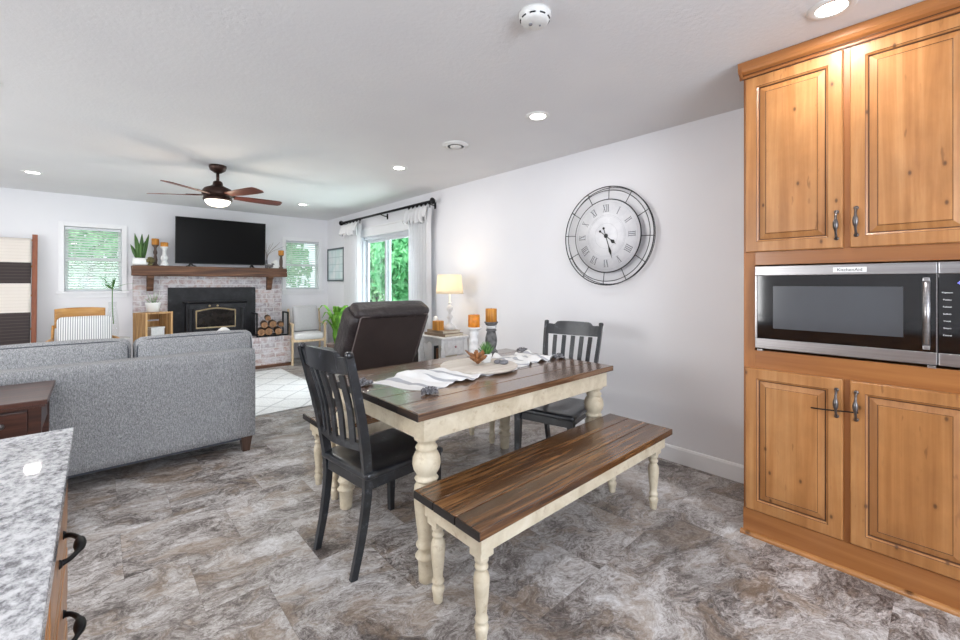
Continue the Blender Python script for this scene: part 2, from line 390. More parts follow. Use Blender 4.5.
t.col(t.mix(t.ramp(wvx.outputs['Distance'], [(.02, BW(.55)), (.05, BW(0))]), base, rgb(150, 150, 152))).rough(.95).bump(t.noise(t.map(), 120, 3), .5, .006); M['rug'] = t.m
def stripes(name, axis, stops, scale, rough=.9, src='Object', warp=0.0):
    t = NT(name); s_ = t.n('ShaderNodeSeparateXYZ'); t.l(t.co.outputs[src], s_.inputs[0])
    u = t.math('FRACT', t.math('MULTIPLY', s_.outputs[axis], scale))
    t.col(t.ramp(u, stops, 'CONSTANT')).rough(rough); t.bump(t.noise(t.map(), 250, 2), .3, .002); return t.m
M['pillow_stripe'] = stripes('striped_pillow_cloth', 0, [(0, rgb(226, 226, 226)), (.62, rgb(140, 144, 150))], 52)
M['pillow_white'] = plain('white_pillow_cloth', rgb(224, 224, 224), .9, var=.03, sc=40)
M['pillow_grey'] = plain('pale_grey_pillow_cloth', rgb(192, 192, 194), .9, var=.04, sc=60, bump=.3)
M['tassel'] = plain('grey_yarn', rgb(132, 131, 136), .9, var=.5, sc=90)
# whitewashed brick
def brick(name, mats, vecmap):
    t = NT(name); s_ = t.n('ShaderNodeSeparateXYZ'); t.l(t.co.outputs['Object'], s_.inputs[0]); cc = t.n('ShaderNodeCombineXYZ')
    t.l(s_.outputs[vecmap[0]], cc.inputs[0]); t.l(s_.outputs[vecmap[1]], cc.inputs[1])
    br = t.n('ShaderNodeTexBrick'); t.l(cc.outputs[0], br.inputs['Vector'])
    br.inputs['Scale'].default_value = 1; br.inputs['Brick Width'].default_value = .215; br.inputs['Row Height'].default_value = .075
    br.inputs['Mortar Size'].default_value = .007; br.inputs['Mortar Smooth'].default_value = .3; br.inputs['Bias'].default_value = -.1
    br.inputs['Color1'].default_value = mats[0]; br.inputs['Color2'].default_value = mats[1]; br.inputs['Mortar'].default_value = mats[2]
    f = t.noise(cc.outputs[0], 14, 6, .7, .5)
    c = t.mix(t.ramp(f, [(.38, BW(.1)), (.58, BW(.85))]), br.outputs['Color'], mats[3])
    t.col(c).rough(.85)
    inv = t.math('SUBTRACT', 1.0, br.outputs['Fac']); t.bump(t.math('ADD', inv, t.math('MULTIPLY', f, .4)), .6, .01); return t.m
BR = [rgb(178, 146, 136), rgb(126, 120, 132), rgb(206, 202, 200), rgb(210, 207, 211)]
M['brick'] = brick('whitewashed_brick', BR, (0, 2))
M['brick_side'] = brick('whitewashed_brick_side', BR, (1, 2))
M['brick_top'] = brick('whitewashed_brick_top', BR, (0, 1))
# glass
t = NT('window_glass'); gl = t.n('ShaderNodeBsdfGlossy'); gl.inputs['Roughness'].default_value = .02; tp = t.n('ShaderNodeBsdfTransparent'); tp.inputs[0].default_value = (.97, .99, .98, 1)
mx = t.n('ShaderNodeMixShader'); mx.inputs[0].default_value = .06; t.l(tp.outputs[0], mx.inputs[1]); t.l(gl.outputs[0], mx.inputs[2]); t.l(mx.outputs[0], t.out.inputs[0]); M['glass'] = t.m
def emit(name, c, s):
    t = NT(name); t.b.inputs['Emission Color'].default_value = c; t.b.inputs['Emission Strength'].default_value = s; t.col(c); return t.m
M['can_lens'] = emit('lit_led_lens', (1, .97, .92, 1), 14)
M['fan_lens'] = emit('lit_frosted_bowl', (1, .93, .82, 1), 3.0)
M['led_digits'] = emit('lit_digits', (.25, .25, 1, 1), 1.2)
M['bulb'] = emit('lit_bulb', (1, .8, .55, 1), 20)
# plants
def leaf(name, a, b, tr_=.25):
    t = NT(name); g = t.n('ShaderNodeNewGeometry'); f = t.noise(t.map(), 9, 3)
    fr = t.math('ADD', t.math('MULTIPLY', g.outputs['Random Per Island'], .6), t.math('MULTIPLY', f, .4))
    c = t.ramp(fr, [(.1, a), (.8, b)]); t.col(c).rough(.45)
    tr = t.n('ShaderNodeBsdfTranslucent'); t.l(c, tr.inputs[0]); mx = t.n('ShaderNodeMixShader'); mx.inputs[0].default_value = tr_
    t.l(t.b.outputs[0], mx.inputs[1]); t.l(tr.outputs[0], mx.inputs[2]); t.l(mx.outputs[0], t.out.inputs[0]); return t.m
M['leaf_snake'] = leaf('snake_plant_leaf', rgb(36, 72, 34), rgb(108, 150, 72))
M['leaf_bright'] = leaf('bright_leaf', rgb(60, 120, 30), rgb(140, 196, 70))
M['leaf_succ'] = leaf('succulent_leaf', rgb(50, 100, 54), rgb(120, 170, 90))
M['leaf_tree'] = leaf('garden_leaf', rgb(96, 168, 116), rgb(206, 240, 206), .45)
M['leaf_tree_b'] = leaf('garden_leaf_blue', rgb(70, 156, 104), rgb(170, 232, 184), .45)
M['grass'] = plain('lawn_grass', rgb(96, 140, 80), .9, var=.3, sc=20)
M['trunk'] = plain('tree_trunk', rgb(90, 76, 64), .9, var=.2)
M['candle'] = plain('amber_wax', rgb(214, 134, 34), .45, var=.18, sc=30, Subsurface_Weight=.2)
M['candle_grain'] = wood('amber_grained_wax', rgb(150, 92, 26), rgb(186, 124, 40), rgb(208, 150, 66), 'z', .5, 2)
M['ceramic'] = plain('white_ceramic', rgb(232, 232, 230), .3, var=.01)
M['chalk'] = plain('chalky_white_paint', rgb(222, 222, 222), .65, var=.06, sc=30, bump=.15)
M['carved_grey'] = plain('carved_grey_wood', rgb(108, 108, 108), .7, var=.35, sc=26, bump=.5)
M['dark_turned'] = plain('dark_turned_wood', rgb(92, 74, 66), .5, var=.15)
M['twig'] = plain('dry_twig', rgb(150, 140, 132), .8)
M['brown_wood'] = plain('carved_brown_wood', rgb(150, 98, 56), .55, var=.3, sc=25)
M['pebble'] = plain('grey_pebble', rgb(120, 120, 126), .6)
M['paper'] = plain('page_paper', rgb(214, 204, 184), .8)
M['clock_ink'] = plain('grey_clock_ink', rgb(112, 114, 120), .6)
M['badge_ink'] = plain('dark_badge_ink', rgb(60, 62, 68), .6)
M['clock_line'] = plain('pale_clock_line', rgb(188, 190, 196), .6)
M['wire'] = plain('dark_clock_wire', rgb(52, 54, 58), .45, .5)
t = NT('clock_face_paint'); f = t.noise(t.map(), 6, 5, .7); t.col(t.ramp(f, [(.35, rgb(212, 213, 218)), (.6, rgb(228, 229, 233))])).rough(.6); M['dial'] = t.m

# ================================================================== ROOM
XR, YF, XL, YB, ZC = 3.11, 7.55, -3.7, -2.7, 2.44
struct('floor', MB().box(XL-.1, XR+.1, YB-.1, YF+.1, -.08, 0), M['floor'])
struct('ceiling', MB().box(XL-.1, XR+.1, YB-.1, YF+.1, ZC, ZC+.12), M['ceiling'])
def wall_with_holes(name, axis, c, th, a0, a1, holes, mat=None):
    """wall in plane axis=c (thickness th), spanning a0..a1, with rectangular holes (u0,u1,z0,z1)"""
    mb = MB(); holes = sorted(holes); cur = a0
    def B(u0, u1, z0, z1):
        if u1-u0 < 1e-4 or z1-z0 < 1e-4: return
        if axis == 'x': mb.box(min(c, c+th), max(c, c+th), u0, u1, z0, z1)
        else: mb.box(u0, u1, min(c, c+th), max(c, c+th), z0, z1)
    for u0, u1, z0, z1 in holes:
        B(cur, u0, 0, ZC); B(u0, u1, 0, z0); B(u0, u1, z1, ZC); cur = u1
    B(cur, a1, 0, ZC)
    return struct(name, mb, mat or M['wall'])
DY0, DY1, DZ1 = 4.45, 6.24, 2.02
W1 = (-.31, .25, 1.19, 2.03); W2 = (2.38, 2.95, 1.19, 2.03)
wall_with_holes('wall_right', 'x', XR, .15, YB, YF+.15, [(DY0, DY1, 0, DZ1)])
wall_with_holes('wall_far', 'y', YF, .15, XL, XR, [W1, W2])
wall_with_holes('wall_left', 'x', XL, -.15, YB, YF, [(2.1, 4.6, .7, 2.1)])
wall_with_holes('wall_back', 'y', YB, -.15, XL, XR, [(-1.35, 1.75, .75, 2.15)])
# kitchen partition end behind the tall cabinet is the right wall itself
struct('baseboard_right', MB().prism([(XR, 0), (XR-.014, 0), (XR-.014, .1), (XR-.008, .113), (XR, .115)], 'y', .70, DY0-.07).prism([(XR, 0), (XR-.014, 0), (XR-.014, .1), (XR-.008, .113), (XR, .115)], 'y', DY1+.07, YF), M['trim'])
struct('baseboard_far', MB().box(XL, .36, YF-.014, YF, 0, .115, .003).box(2.29, XR-.015, YF-.014, YF, 0, .115, .003), M['trim'])

def far_window(idx, x0, x1, z0, z1, casing_out):
    w = tag(bpy.data.objects.new('window_%d' % idx, None), kind='structure'); C.objects.link(w); w.location = ((x0+x1)/2, YF, z0)
    cs = .055; mb = MB()
    mb.box(x0-cs, x0, YF-.018, YF, z0, z1+cs, .003).box(x1, x1+cs, YF-.018, YF, z0, z1+cs, .003).box(x0, x1, YF-.018, YF, z1, z1+cs, .003)
    mb.build('window_casing', M['trim'], w, True)
    MB().box(x0-cs-.02, x1+cs+.02, YF-.05, YF+.02, z0-.03, z0, .004).box(x0-cs, x1+cs, YF-.014, YF, z0-.085, z0-.03, .003).build('window_sill', M['trim'], w, True)
    f = .035; y0, y1 = YF+.06, YF+.10; mb = MB()
    mb.box(x0, x0+f, y0, y1, z0, z1, .003).box(x1-f, x1, y0, y1, z0, z1, .003).box(x0+f, x1-f, y0, y1, z0, z0+f, .003).box(x0+f, x1-f, y0, y1, z1-f, z1, .003)
    zm = (z0+z1)/2; mb.box(x0+f, x1-f, y0-.01, y1, zm-.02, zm+.02, .003); mb.build('window_frame', M['trim'], w, True)
    MB().box(x0+f, x1-f, YF+.075, YF+.08, z0+f, z1-f).build('window_pane', M['glass'], w, True)
far_window(1, *W1, 0); far_window(2, *W2, 0)
def blind(x0, x1, z0, z1, label):
    b = thing('window_blind', label, 'blind', ((x0+x1)/2, YF+.03, z0))
    MB().box(x0+.006, x1-.006, YF+.008, YF+.05, z1-.04, z1-.004, .004).build('head_rail', M['vinyl'], b, True)
    mb = MB(); n = 23
    for i in range(n):
        z = z0+.03+(z1-.06-z0-.03)*i/(n-1)
        mb.cbox(((x0+x1)/2, YF+.029, z), (x1-x0-.02, .034, .0025), 0, (math.radians(38), 0, 0))
    mb.build('slats', M['slat'], b, True)
    MB().box(x0+.01, x1-.01, YF+.012, YF+.046, z0+.004, z0+.018, .003).build('bottom_rail', M['vinyl'], b, True)
    MB().tube([(x0+.1, YF+.006, z1-.03), (x0+.1, YF+.004, z1-.45)], .003, 6).build('tilt_wand', M['white_plastic'], b, True)
blind(*W1, 'white slatted blind in the window between the ladder and the fireplace')
blind(*W2, 'white slatted blind in the window beside the room corner')
# sliding glass door
d = tag(bpy.data.objects.new('door_1', None), kind='structure'); C.objects.link(d); d.location = (XR, (DY0+DY1)/2, 0)
cs = .07
MB().box(XR-.018, XR, DY0-cs, DY0, 0, DZ1+cs+.05, .003).box(XR-.018, XR, DY1, DY1+cs, 0, DZ1+cs+.05, .003).box(XR-.018, XR, DY0, DY1, DZ1, DZ1+cs+.05, .003).box(XR-.03, XR, DY0-cs-.02, DY1+cs+.02, DZ1+cs+.05, DZ1+cs+.075, .003).build('door_casing', M['trim'], d, True)
MB().box(XR+.03, XR+.13, DY0, DY0+.05, 0, DZ1, .003).box(XR+.03, XR+.13, DY1-.03, DY1, 0, DZ1, .003).box(XR+.03, XR+.13, DY0+.05, DY1-.05, DZ1-.045, DZ1, .003).box(XR+.0, XR+.15, DY0, DY1, 0, .03, .003).build('door_frame', M['vinyl'], d, True)
ym = 5.54
for nm, a, b, x in (('sliding_panel', DY0+.05, ym+.035, XR+.05), ('fixed_panel', ym-.035, DY1-.03, XR+.09)):
    f = .042
    p = MB().box(x, x+.03, a, a+f, .03, DZ1-.045, .003).box(x, x+.03, b-f, b, .03, DZ1-.045, .003).box(x, x+.03, a+f, b-f, .03, .03+f*1.5, .003).box(x, x+.03, a+f, b-f, DZ1-.045-f, DZ1-.045, .003).build(nm, M['vinyl'], d, True)
    MB().box(x+.013, x+.018, a+f, b-f, .03+f*1.5, DZ1-.045-f).build('door_pane', M['glass'], p, True)
# unseen windows added at back and left as openings for the fill lights
for idx, (ax, c, u0, u1, z0, z1) in enumerate([('y', YB, -1.35, 1.75, .75, 2.15), ('x', XL, 2.1, 4.6, .7, 2.1)]):
    w = tag(bpy.data.objects.new('window_%d' % (idx+3), None), kind='structure'); C.objects.link(w)
    mb = MB(); f = .05; um = (u0+u1)/2
    for a, b, q, r in ((u0, u0+f, z0, z1), (u1-f, u1, z0, z1), (u0, u1, z0, z0+f), (u0, u1, z1-f, z1), (um-f/2, um+f/2, z0, z1)):
        if ax == 'y': mb.box(a, b, c-.1, c-.05, q, r)
        else: mb.box(c-.1, c-.05, a, b, q, r)
    mb.build('window_frame', M['vinyl'], w)

# ================================================================== OUTDOORS
tag(MB().box(-14, 26, YF+.2, 30, -.3, -.12).box(XR+.2, 26, -6, YF+.2, -.3, -.12).build('lawn', M['grass']), kind='structure')
def shrub(name, label, cat, loc, rx, ry, h, n, mat, seed, group=None, z0=.3, ls=.09):
    random.seed(seed); t_ = thing(name, label, cat, loc, 0, group)
    mb = MB()
    for i in range(n):
        while True:
            p = Vector((random.uniform(-1, 1), random.uniform(-1, 1), random.uniform(-1, 1)))
            if .35 < p.length < 1: break
        nz = noise.noise(p*2.2+Vector((seed, 0, 0)))
        p *= (.85+.5*nz)
        c = Vector((p.x*rx, p.y*ry, z0+h/2+p.z*h/2))
        q = Euler((random.uniform(0, 6.3), random.uniform(0, 6.3), random.uniform(0, 6.3))).to_matrix()
        s_ = ls*random.uniform(.6, 1.3)
        mb.quad([c+q@Vector(v)*s_ for v in ((-1, 0, 0), (0, -.45, .15), (1, 0, 0), (0, .45, .15))])
    mb.build('foliage', mat, t_)
    tk = MB()
    for k in range(5):
        a = k*1.3; tk.tube([(0.05*math.cos(a), .05*math.sin(a), -.15), (rx*.3*math.cos(a), ry*.3*math.sin(a), z0+h*.35), (rx*.55*math.cos(a), ry*.55*math.sin(a), z0+h*.7)], [.07, .04, .015], 7)
    tk.build('trunk', M['trunk'], t_)
    return t_
shrub('garden_shrub', 'leafy green shrub outside the glass door, behind the far pane', 'shrub', (6.6, 12.0, 0), 1.35, 1.35, 3.6, 5200, M['leaf_tree'], 3, ls=.13)
shrub('garden_shrub', 'deep green leafy shrub outside the glass door, behind the near pane', 'shrub', (6.1, 9.2, 0), 1.3, 1.3, 3.4, 5200, M['leaf_tree_b'], 5, ls=.13)
shrub('garden_tree', 'tall green tree standing farther off beyond the glass door', 'tree', (10.8, 17.5, 0), 3.4, 3.4, 6.5, 6000, M['leaf_tree'], 8, ls=.16)
shrub('garden_tree', 'green tree seen through the blind of the window by the corner', 'tree', (3.7, 13.4, 0), 1.3, 1.3, 3.4, 3500, M['leaf_tree'], 11, ls=.12)
shrub('garden_tree', 'green tree seen through the blind of the window near the ladder', 'tree', (-.4, 12.4, 0), 2.1, 1.8, 3.6, 3500, M['leaf_tree'], 13, ls=.12)
random.seed(7)

# ================================================================== CEILING FITTINGS
can = None
cans = [(2.227, 1.86, 'lit recessed ceiling light above the wall clock'), (2.21, 3.62, 'lit recessed ceiling light above the recliner'),
        (2.21, 6.25, 'lit recessed ceiling light nearest the far right corner'), (-.49, 6.30, 'lit recessed ceiling light above the blanket ladder'),
        (2.25, .31, 'lit recessed ceiling light right by the top of the tall wooden cabinet'),
        (-.49, 3.62, 'recessed ceiling light above the end of the sofa'), (-.49, 1.86, 'recessed ceiling light above the granite counter end'), (-.49, .2, 'recessed ceiling light above the middle of the granite counter'),
        (2.25, -1.5, 'recessed ceiling light behind the tall cabinet'), (-.49, -1.5, 'recessed ceiling light near the added back window'), (-2.4, 3.6, 'recessed ceiling light at the left wall beside the sofa'), (-2.4, .2, 'recessed ceiling light at the left wall in the kitchen'), (-2.4, 6.3, 'recessed ceiling light at the far left corner')]
for i, (x, y, lab) in enumerate(cans):
    if can is None:
        can = c_ = thing('ceiling_light', lab, 'ceiling light', (x, y, ZC))
        MB().lathe([(.052, -.002), (.056, -.006), (.078, -.006), (.084, -.001), (.084, .0), (.052, .0)], seg=32).build('trim_ring', M['white_plastic'], can)
        MB().lathe([(0, -.0045), (.053, -.0045), (.054, -.001)], seg=32).build('lens', M['can_lens'], can)
    else:
        c_ = copy_tree(can); c_.location = (x, y, ZC); c_['label'] = lab
    c_['group'] = 'recessed ceiling lights'
    light('can_lamp', 'AREA', (x, y, ZC-.012), CAN_W, CAN_COL, shape='DISK', size=.11)

sd = thing('smoke_detector', 'round white smoke detector on the ceiling, top of the photo', 'smoke detector', (1.373, 1.163, ZC))
MB().lathe([(.068, 0), (.068, -.012), (.062, -.02), (.058, -.034), (.048, -.042), (0, -.044)], seg=40).build('housing', M['white_plastic'], sd)
mb = MB()
for k in range(9):
    a0 = 2*PI*k/9; mb.tube([(.0605*math.cos(a0+q*.1), .0605*math.sin(a0+q*.1), -.027) for q in range(5)], .0032, 6)
mb.build('vent_slots', M['matte_black'], sd)
MB().lathe([(0, 0), (.008, 0), (.008, -.004), (0, -.004)], (-.015, .012, -.043), 12).build('test_button', M['pebble'], sd)
MB().lathe([(0, 0), (.004, 0), (.004, -.004), (0, -.004)], (.02, -.01, -.043), 12).build('indicator', M['pebble'], sd)
cp = thing('ceiling_cover_plate', 'round white cover plate on the ceiling near the curtain side', 'cover plate', (2.19, 2.706, ZC))
MB().lathe([(.11, 0), (.11, -.004), (.10, -.012), (.05, -.014), (.045, -.02), (0, -.022)], seg=40).build('plate', M['white_plastic'], cp)
MB().lathe([(.075, -.0145), (.07, -.016), (.066, -.0145)], seg=40).build('ring', M['white_plastic'], cp)

# ceiling fan
fan = thing('ceiling_fan', 'bronze ceiling fan with five reddish wood blades and lit bowl', 'ceiling fan', (.87, 4.75, ZC))
MB().lathe([(.075, 0), (.075, -.02), (.066, -.045), (.04, -.062), (.03, -.07)], seg=32).build('canopy', M['bronze'], fan)
MB().lathe([(.014, -.06), (.014, -.17)], seg=16).build('downrod', M['bronze'], fan)
MB().lathe([(.03, -.15), (.04, -.16), (.045, -.19), (.06, -.2), (.115, -.225), (.13, -.25), (.135, -.28), (.12, -.305), (.09, -.32)], seg=36).build('motor_housing', M['bronze'], fan)
MB().lathe([(.118, -.305), (.125, -.33), (.12, -.34)], seg=36).build('light_collar', M['bronze'], fan)
MB().lathe([(.110, -.335), (.108, -.35), (.094, -.372), (.066, -.388), (.035, -.395), (0, -.397)], seg=36).build('light_bowl', M['fan_lens'], fan)
for k in range(5):
    a = math.radians(4.5+72*k); m = Matrix.Rotation(a, 4, 'Z') @ Matrix.Translation((0, 0, -.29)) @ Matrix.Rotation(math.radians(-11), 4, 'X')
    poly = [(.15, -.04), (.25, -.055), (.52, -.068), (.575, -.064), (.595, -.04), (.60, .03), (.58, .058), (.5, .064), (.3, .058), (.15, .04)]
    MB().prism(poly, 'z', -.004, .004, .0015, m).build('blade', M['fan_blade'], fan)
    MB().prism([(.1, -.02), (.19, -.03), (.27, -.028), (.27, .028), (.19, .03), (.1, .02)], 'z', .004, .010, .001, m).build('blade_arm', M['bronze'], fan)
light('fan_lamp', 'POINT', (.87, 4.75, 1.93), 12, (1, .80, .60), shadow_soft_size=.09)

# ================================================================== TALL CABINET
XC = 2.52
cab = thing('pantry_cabinet', 'tall knotty alder cabinet built around the microwave', 'cabinet', (XC, .30, 0))
CY0, CY1 = -.155, .70
b = MB().box(XC, XR-.003, CY1-.018, CY1, .0, 2.40).box(XC, XR-.003, CY0, CY0+.018, 0, 2.40)
b.box(XR-.02, XR-.003, CY0+.018, CY1-.018, .0, 2.40)
b.box(XC+.01, XR-.02, CY0+.018, CY1-.018, .93, .95).box(XC+.01, XR-.02, CY0+.018, CY1-.018, 1.40, 1.42).box(XC+.01, XR-.02, CY0+.018, CY1-.018, 2.38, 2.40).box(XC+.01, XR-.02, CY0+.018, CY1-.018, .1, .12)
b.build('carcass', M['alder_z'], cab, True)
XF = XC-.0
for a_, b_, c_, d_ in ((CY1-.052, CY1, .132, 2.38), (CY0, CY0+.035, .132, 2.38), (.268, .306, .132, .8649), (.268, .306, 1.4621, 2.3449)): MB().box(XF-.019, XF, a_, b_, c_, d_, .001).build('stile', M['alder_stile'], cab, True)
MB().box(XF-.019, XF, CY0+.035, CY1-.052, .865, .957, .001).build('rail', M['alder_red'], cab, True); MB().box(XF-.019, XF, CY0+.035, CY1-.052, 1.392, 1.462, .001).build('rail', M['alder_red'], cab, True)
MB().box(XF-.019, XF, CY0+.035, CY1-.052, 2.345, 2.38, .001).build('rail', M['alder_y'], cab, True)
MB().box(XF-.022, XF, CY0, CY1+.002, 0.0, .132, .001).build('plinth', M['alder_red'], cab, True)
MB().prism([(XF-.022, 0), (XF-.040, 0), (XF-.040, .008), (XF-.035, .016), (XF-.022, .02)], 'y', CY0, CY1+.012).build('shoe_moulding', M['alder_y'], cab, True)
crown = [(XF-.018, 2.360), (XF-.026, 2.363), (XF-.026, 2.372), (XF-.032, 2.378), (XF-.046, 2.388), (XF-.053, 2.402), (XF-.055, 2.437), (XF-.018, 2.437)]
mb = MB().prism(crown, 'y', CY0, CY1+.018)
mb.prism([(CY1+.0, 2.360), (CY1+.003, 2.363), (CY1+.003, 2.372), (CY1+.007, 2.378), (CY1+.014, 2.388), (CY1+.017, 2.402), (CY1+.018, 2.437), (CY1, 2.437)], 'x', XF-.054, XR-.003)
mb.mi = 1; mb.box(XF-.0335, XF-.026, CY0, CY1+.008, 2.3755, 2.3785).box(XF-.0255, XF-.02, CY0, CY1+.004, 2.357, 2.3605)
mb.build('crown_moulding', [M['alder_red'], M['glaze']], cab, True)

def raised_door(y0, y1, z0, z1, x, parent, mat_v, hinge):
    """raised-panel door facing -x; x = back plane"""
    th = .02
    steps = [(0, 0), (.0015, th-.004), (.005, th), (.052, th), (.054, th-.0015), (.060, th-.006), (.0635, th-.011), (.0655, th-.011), (.090, th-.0035), (.092, th-.0045), (.094, th-.002)]
    mi = [0, 0, 0, 0, 1, 0, 1, 1, 0, 1, 0, 0]
    t_ = bmesh.new(); rings = []
    for ins, dp in steps:
        rings.append([t_.verts.new((x-dp, a, b_)) for a, b_ in ((y0+ins, z0+ins), (y1-ins, z0+ins), (y1-ins, z1-ins), (y0+ins, z1-ins))])
    for i in range(len(rings)-1):
        for k in range(4):
            f = t_.faces.new((rings[i][k], rings[i][(k+1) % 4], rings[i+1][(k+1) % 4], rings[i+1][k])); f.material_index = mi[i+1]
    t_.faces.new(rings[-1]); t_.faces.new(rings[0][::-1])
    bmesh.ops.recalc_face_normals(t_, faces=list(t_.faces))
    mb = MB()
    vm = {v: mb.bm.verts.new(v.co) for v in t_.verts}
    for f in t_.faces:
        g = mb.bm.faces.new([vm[v] for v in f.verts]); g.material_index = f.material_index
    t_.free()
    return mb.build('door', [mat_v, M['glaze']], parent, True)
def pull(cx, cy, cz, axis, parent, mat, mat2, world=True, L=.12, nose=-1):
    """bar pull: bowed rod with a swollen grip. axis 'z' vertical facing -x, 'y' horizontal facing +x"""
    pts = []; rad = []
    n = 16
    for i in range(n+1):
        u = i/n; s_ = (u-.5)*L; out = .030*min(1, math.sin(PI*u)**.5*1.05)
        pts.append((cx+nose*out, cy, cz+s_) if axis == 'z' else (cx+nose*out, cy+s_, cz))
        rad.append(.0048+.0058*max(0, 1-((u-.5)/.2)**2)**.7 + (.002 if u in (0, 1) else 0))
    h = MB().tube(pts, rad, 12)
    for e in (-.5, .5):
        c = (cx, cy, cz+e*L) if axis == 'z' else (cx, cy+e*L, cz)
        h.lathe([(.009, 0), (.009, .003), (.006, .007), (0, .008)], c, 14, Matrix.Rotation(nose*PI/2, 4, 'Y'))
    return h.build('handle', mat, parent, world)
doors = []
for (y0, y1, z0, z1, hy, hz) in [(.302, .690, 1.457, 2.352, .324, 1.562), (-.118, .280, 1.457, 2.352, .257, 1.572), (.302, .690, .138, .866, .324, .757), (-.118, .280, .138, .866, .257, .757)]:
    dr = raised_door(y0, y1, z0, z1, XF-.019, cab, M['alder_z'], 0)
    pull(XF-.039, hy, hz, 'z', dr, M['nickel'], None)
tag(MB().tube([(XF-.056, .415, .718), (XF-.055, .37, .720), (XF-.058, .324, .7245), (XF-.056, .29, .728), (XF-.060, .257, .731), (XF-.060, .248, .732)], .003, 8).build('cabinet_latch_rod', M['iron']), 'thin dark rod slipped through both lower cabinet handles', 'rod')

# microwave
XM = 2.47
mw = thing('microwave', 'stainless steel built-in microwave with black glass front', 'microwave', (XM, .26, .96))
MB().box(XM+.03, XR-.03, -.118, .640, .975, 1.384, .003).build('body', M['matte_black'], mw, True)
dm = MB().box(XM, XM+.03, .0145, .642, 1.337, 1.384, .003).box(XM, XM+.03, .0145, .642, .972, 1.022, .003).box(XM, XM+.03, .632, .642, 1.022, 1.337, .002).box(XM+.002, XM+.03, .0145, .0175, 1.022, 1.337, .0).build('door', M['steel'], mw, True)
MB().box(XM+.003, XM+.028, .0175, .632, 1.022, 1.337, .001).build('door_glass', M['dark_glass'], dm, True)
MB().box(XM+.0015, XM+.006, .11, .565, 1.075, 1.285, .001).build('viewing_window', M['grey_mesh'], dm, True)
hm = MB().tube([(XM-.032, .044, 1.046), (XM-.032, .044, 1.312)], .0115, 16).box(XM-.044, XM-.02, .034, .054, 1.036, 1.052, .003).box(XM-.044, XM-.02, .034, .054, 1.306, 1.322, .003).box(XM-.024, XM+.004, .038, .05, 1.038, 1.05, .002).box(XM-.024, XM+.004, .038, .05, 1.308, 1.32, .002)
hm.build('handle', M['steel'], dm, True)
MB().box(XM, XM+.03, -.118, .0115, 1.337, 1.384, .003).build('panel_trim', M['steel'], mw, True); MB().box(XM, XM+.03, -.118, .0115, .972, 1.022, .003).build('panel_trim', M['steel'], mw, True)
pp = MB().box(XM+.002, XM+.03, -.118, .0115, 1.022, 1.337, .001).build('control_panel', M['dark_glass'], mw, True)
def text(s, size, mat, loc, rot, parent, name='lettering', world_root=None, ext=.0003, align='CENTER'):
    cu = bpy.data.curves.new('f', 'FONT'); cu.body = s; cu.size = size; cu.extrude = ext; cu.align_x = align; cu.align_y = 'CENTER'
    o = bpy.data.objects.new('f', cu); C.objects.link(o); bpy.context.view_layer.update()
    me = bpy.data.meshes.new_from_object(o.evaluated_get(bpy.context.evaluated_depsgraph_get()))
    bpy.data.objects.remove(o)
    m = Matrix.Translation(loc) @ Euler(rot).to_matrix().to_4x4(); root = parent
    while root.parent: root = root.parent
    m = Matrix.Translation(-root.location) @ m
    me.transform(m); me.materials.clear(); me.materials.append(mat)
    q = bpy.data.objects.new(name, me); C.objects.link(q); q.parent = parent; return q
FX = (PI/2, 0, -PI/2)   # readable from -x
MB().box(XM-.002, XM+.001, .222, .335, 1.348, 1.371, .0008).build('badge', M['ceramic'], mw, True)
text('KitchenAid', .019, M['badge_ink'], (XM-.0024, .2785, 1.359), FX, mw)
mb = None
rows = ['Popcorn', 'Potato', 'Reheat', 'Soften', 'Cook', 'Steam', 'Cancel']
for i, r_ in enumerate(rows):
    text(r_, .0085, M['ceramic'], (XM+.0012, -.012, 1.262-i*.028), FX, pp)
for i, r_ in enumerate(['1 2 3', '4 5 6', '7 8 9', '0', 'Timer', 'Power', 'Start']):
    text(r_, .0085, M['ceramic'], (XM+.0012, -.062, 1.262-i*.028), FX, pp)
text('4:28', .02, M['led_digits'], (XM+.0012, -.055, 1.30), FX, pp, 'clock_digits')
for y in (.62, .03):
    MB().box(XM+.002, XM+.03, y-.012, y+.012, .958, .969, .001).build('mounting_foot', M['steel'], mw, True)

# ================================================================== GRANITE COUNTER
isl = thing('island_cabinet', 'wooden kitchen drawer cabinet under the granite counter', 'cabinet', (-.4, .4, 0))
IX, IY = -.0548, 1.535
MB().box(-1.0, IX-.02, -.9, IY-.003, .1, .875, .002).box(-.95, IX-.07, -.85, IY-.06, 0, .1).build('carcass', M['alder_z'], isl, True)
for (z0, z1) in ((.675, .865), (.49, .665), (.305, .48), (.115, .295)):
    for (a, b_) in ((.93, IY-.02), (.30, .90), (-.33, .27)):
        dr = MB().box(IX-.02, IX-.002, a, b_, z0, z1, .004).box(IX-.004, IX, a+.03, b_-.03, z0+.03, z1-.03, .002).build('drawer', M['alder_y'], isl, True)
        pull(IX-.002, (a+b_)/2 if a != .93 else 1.225, (z0+z1)/2-.02 if z0 > .6 else (z0+z1)/2, 'y', dr, M['iron'], None, True, .13, 1)
ct = MB().box(-1.02, -.0458, -.93, 1.585, .878, .91, .004)
tag(ct.build('granite_countertop', M['granite'], loc=(-.5, .3, .878)), 'speckled white and grey granite countertop, front left', 'countertop')

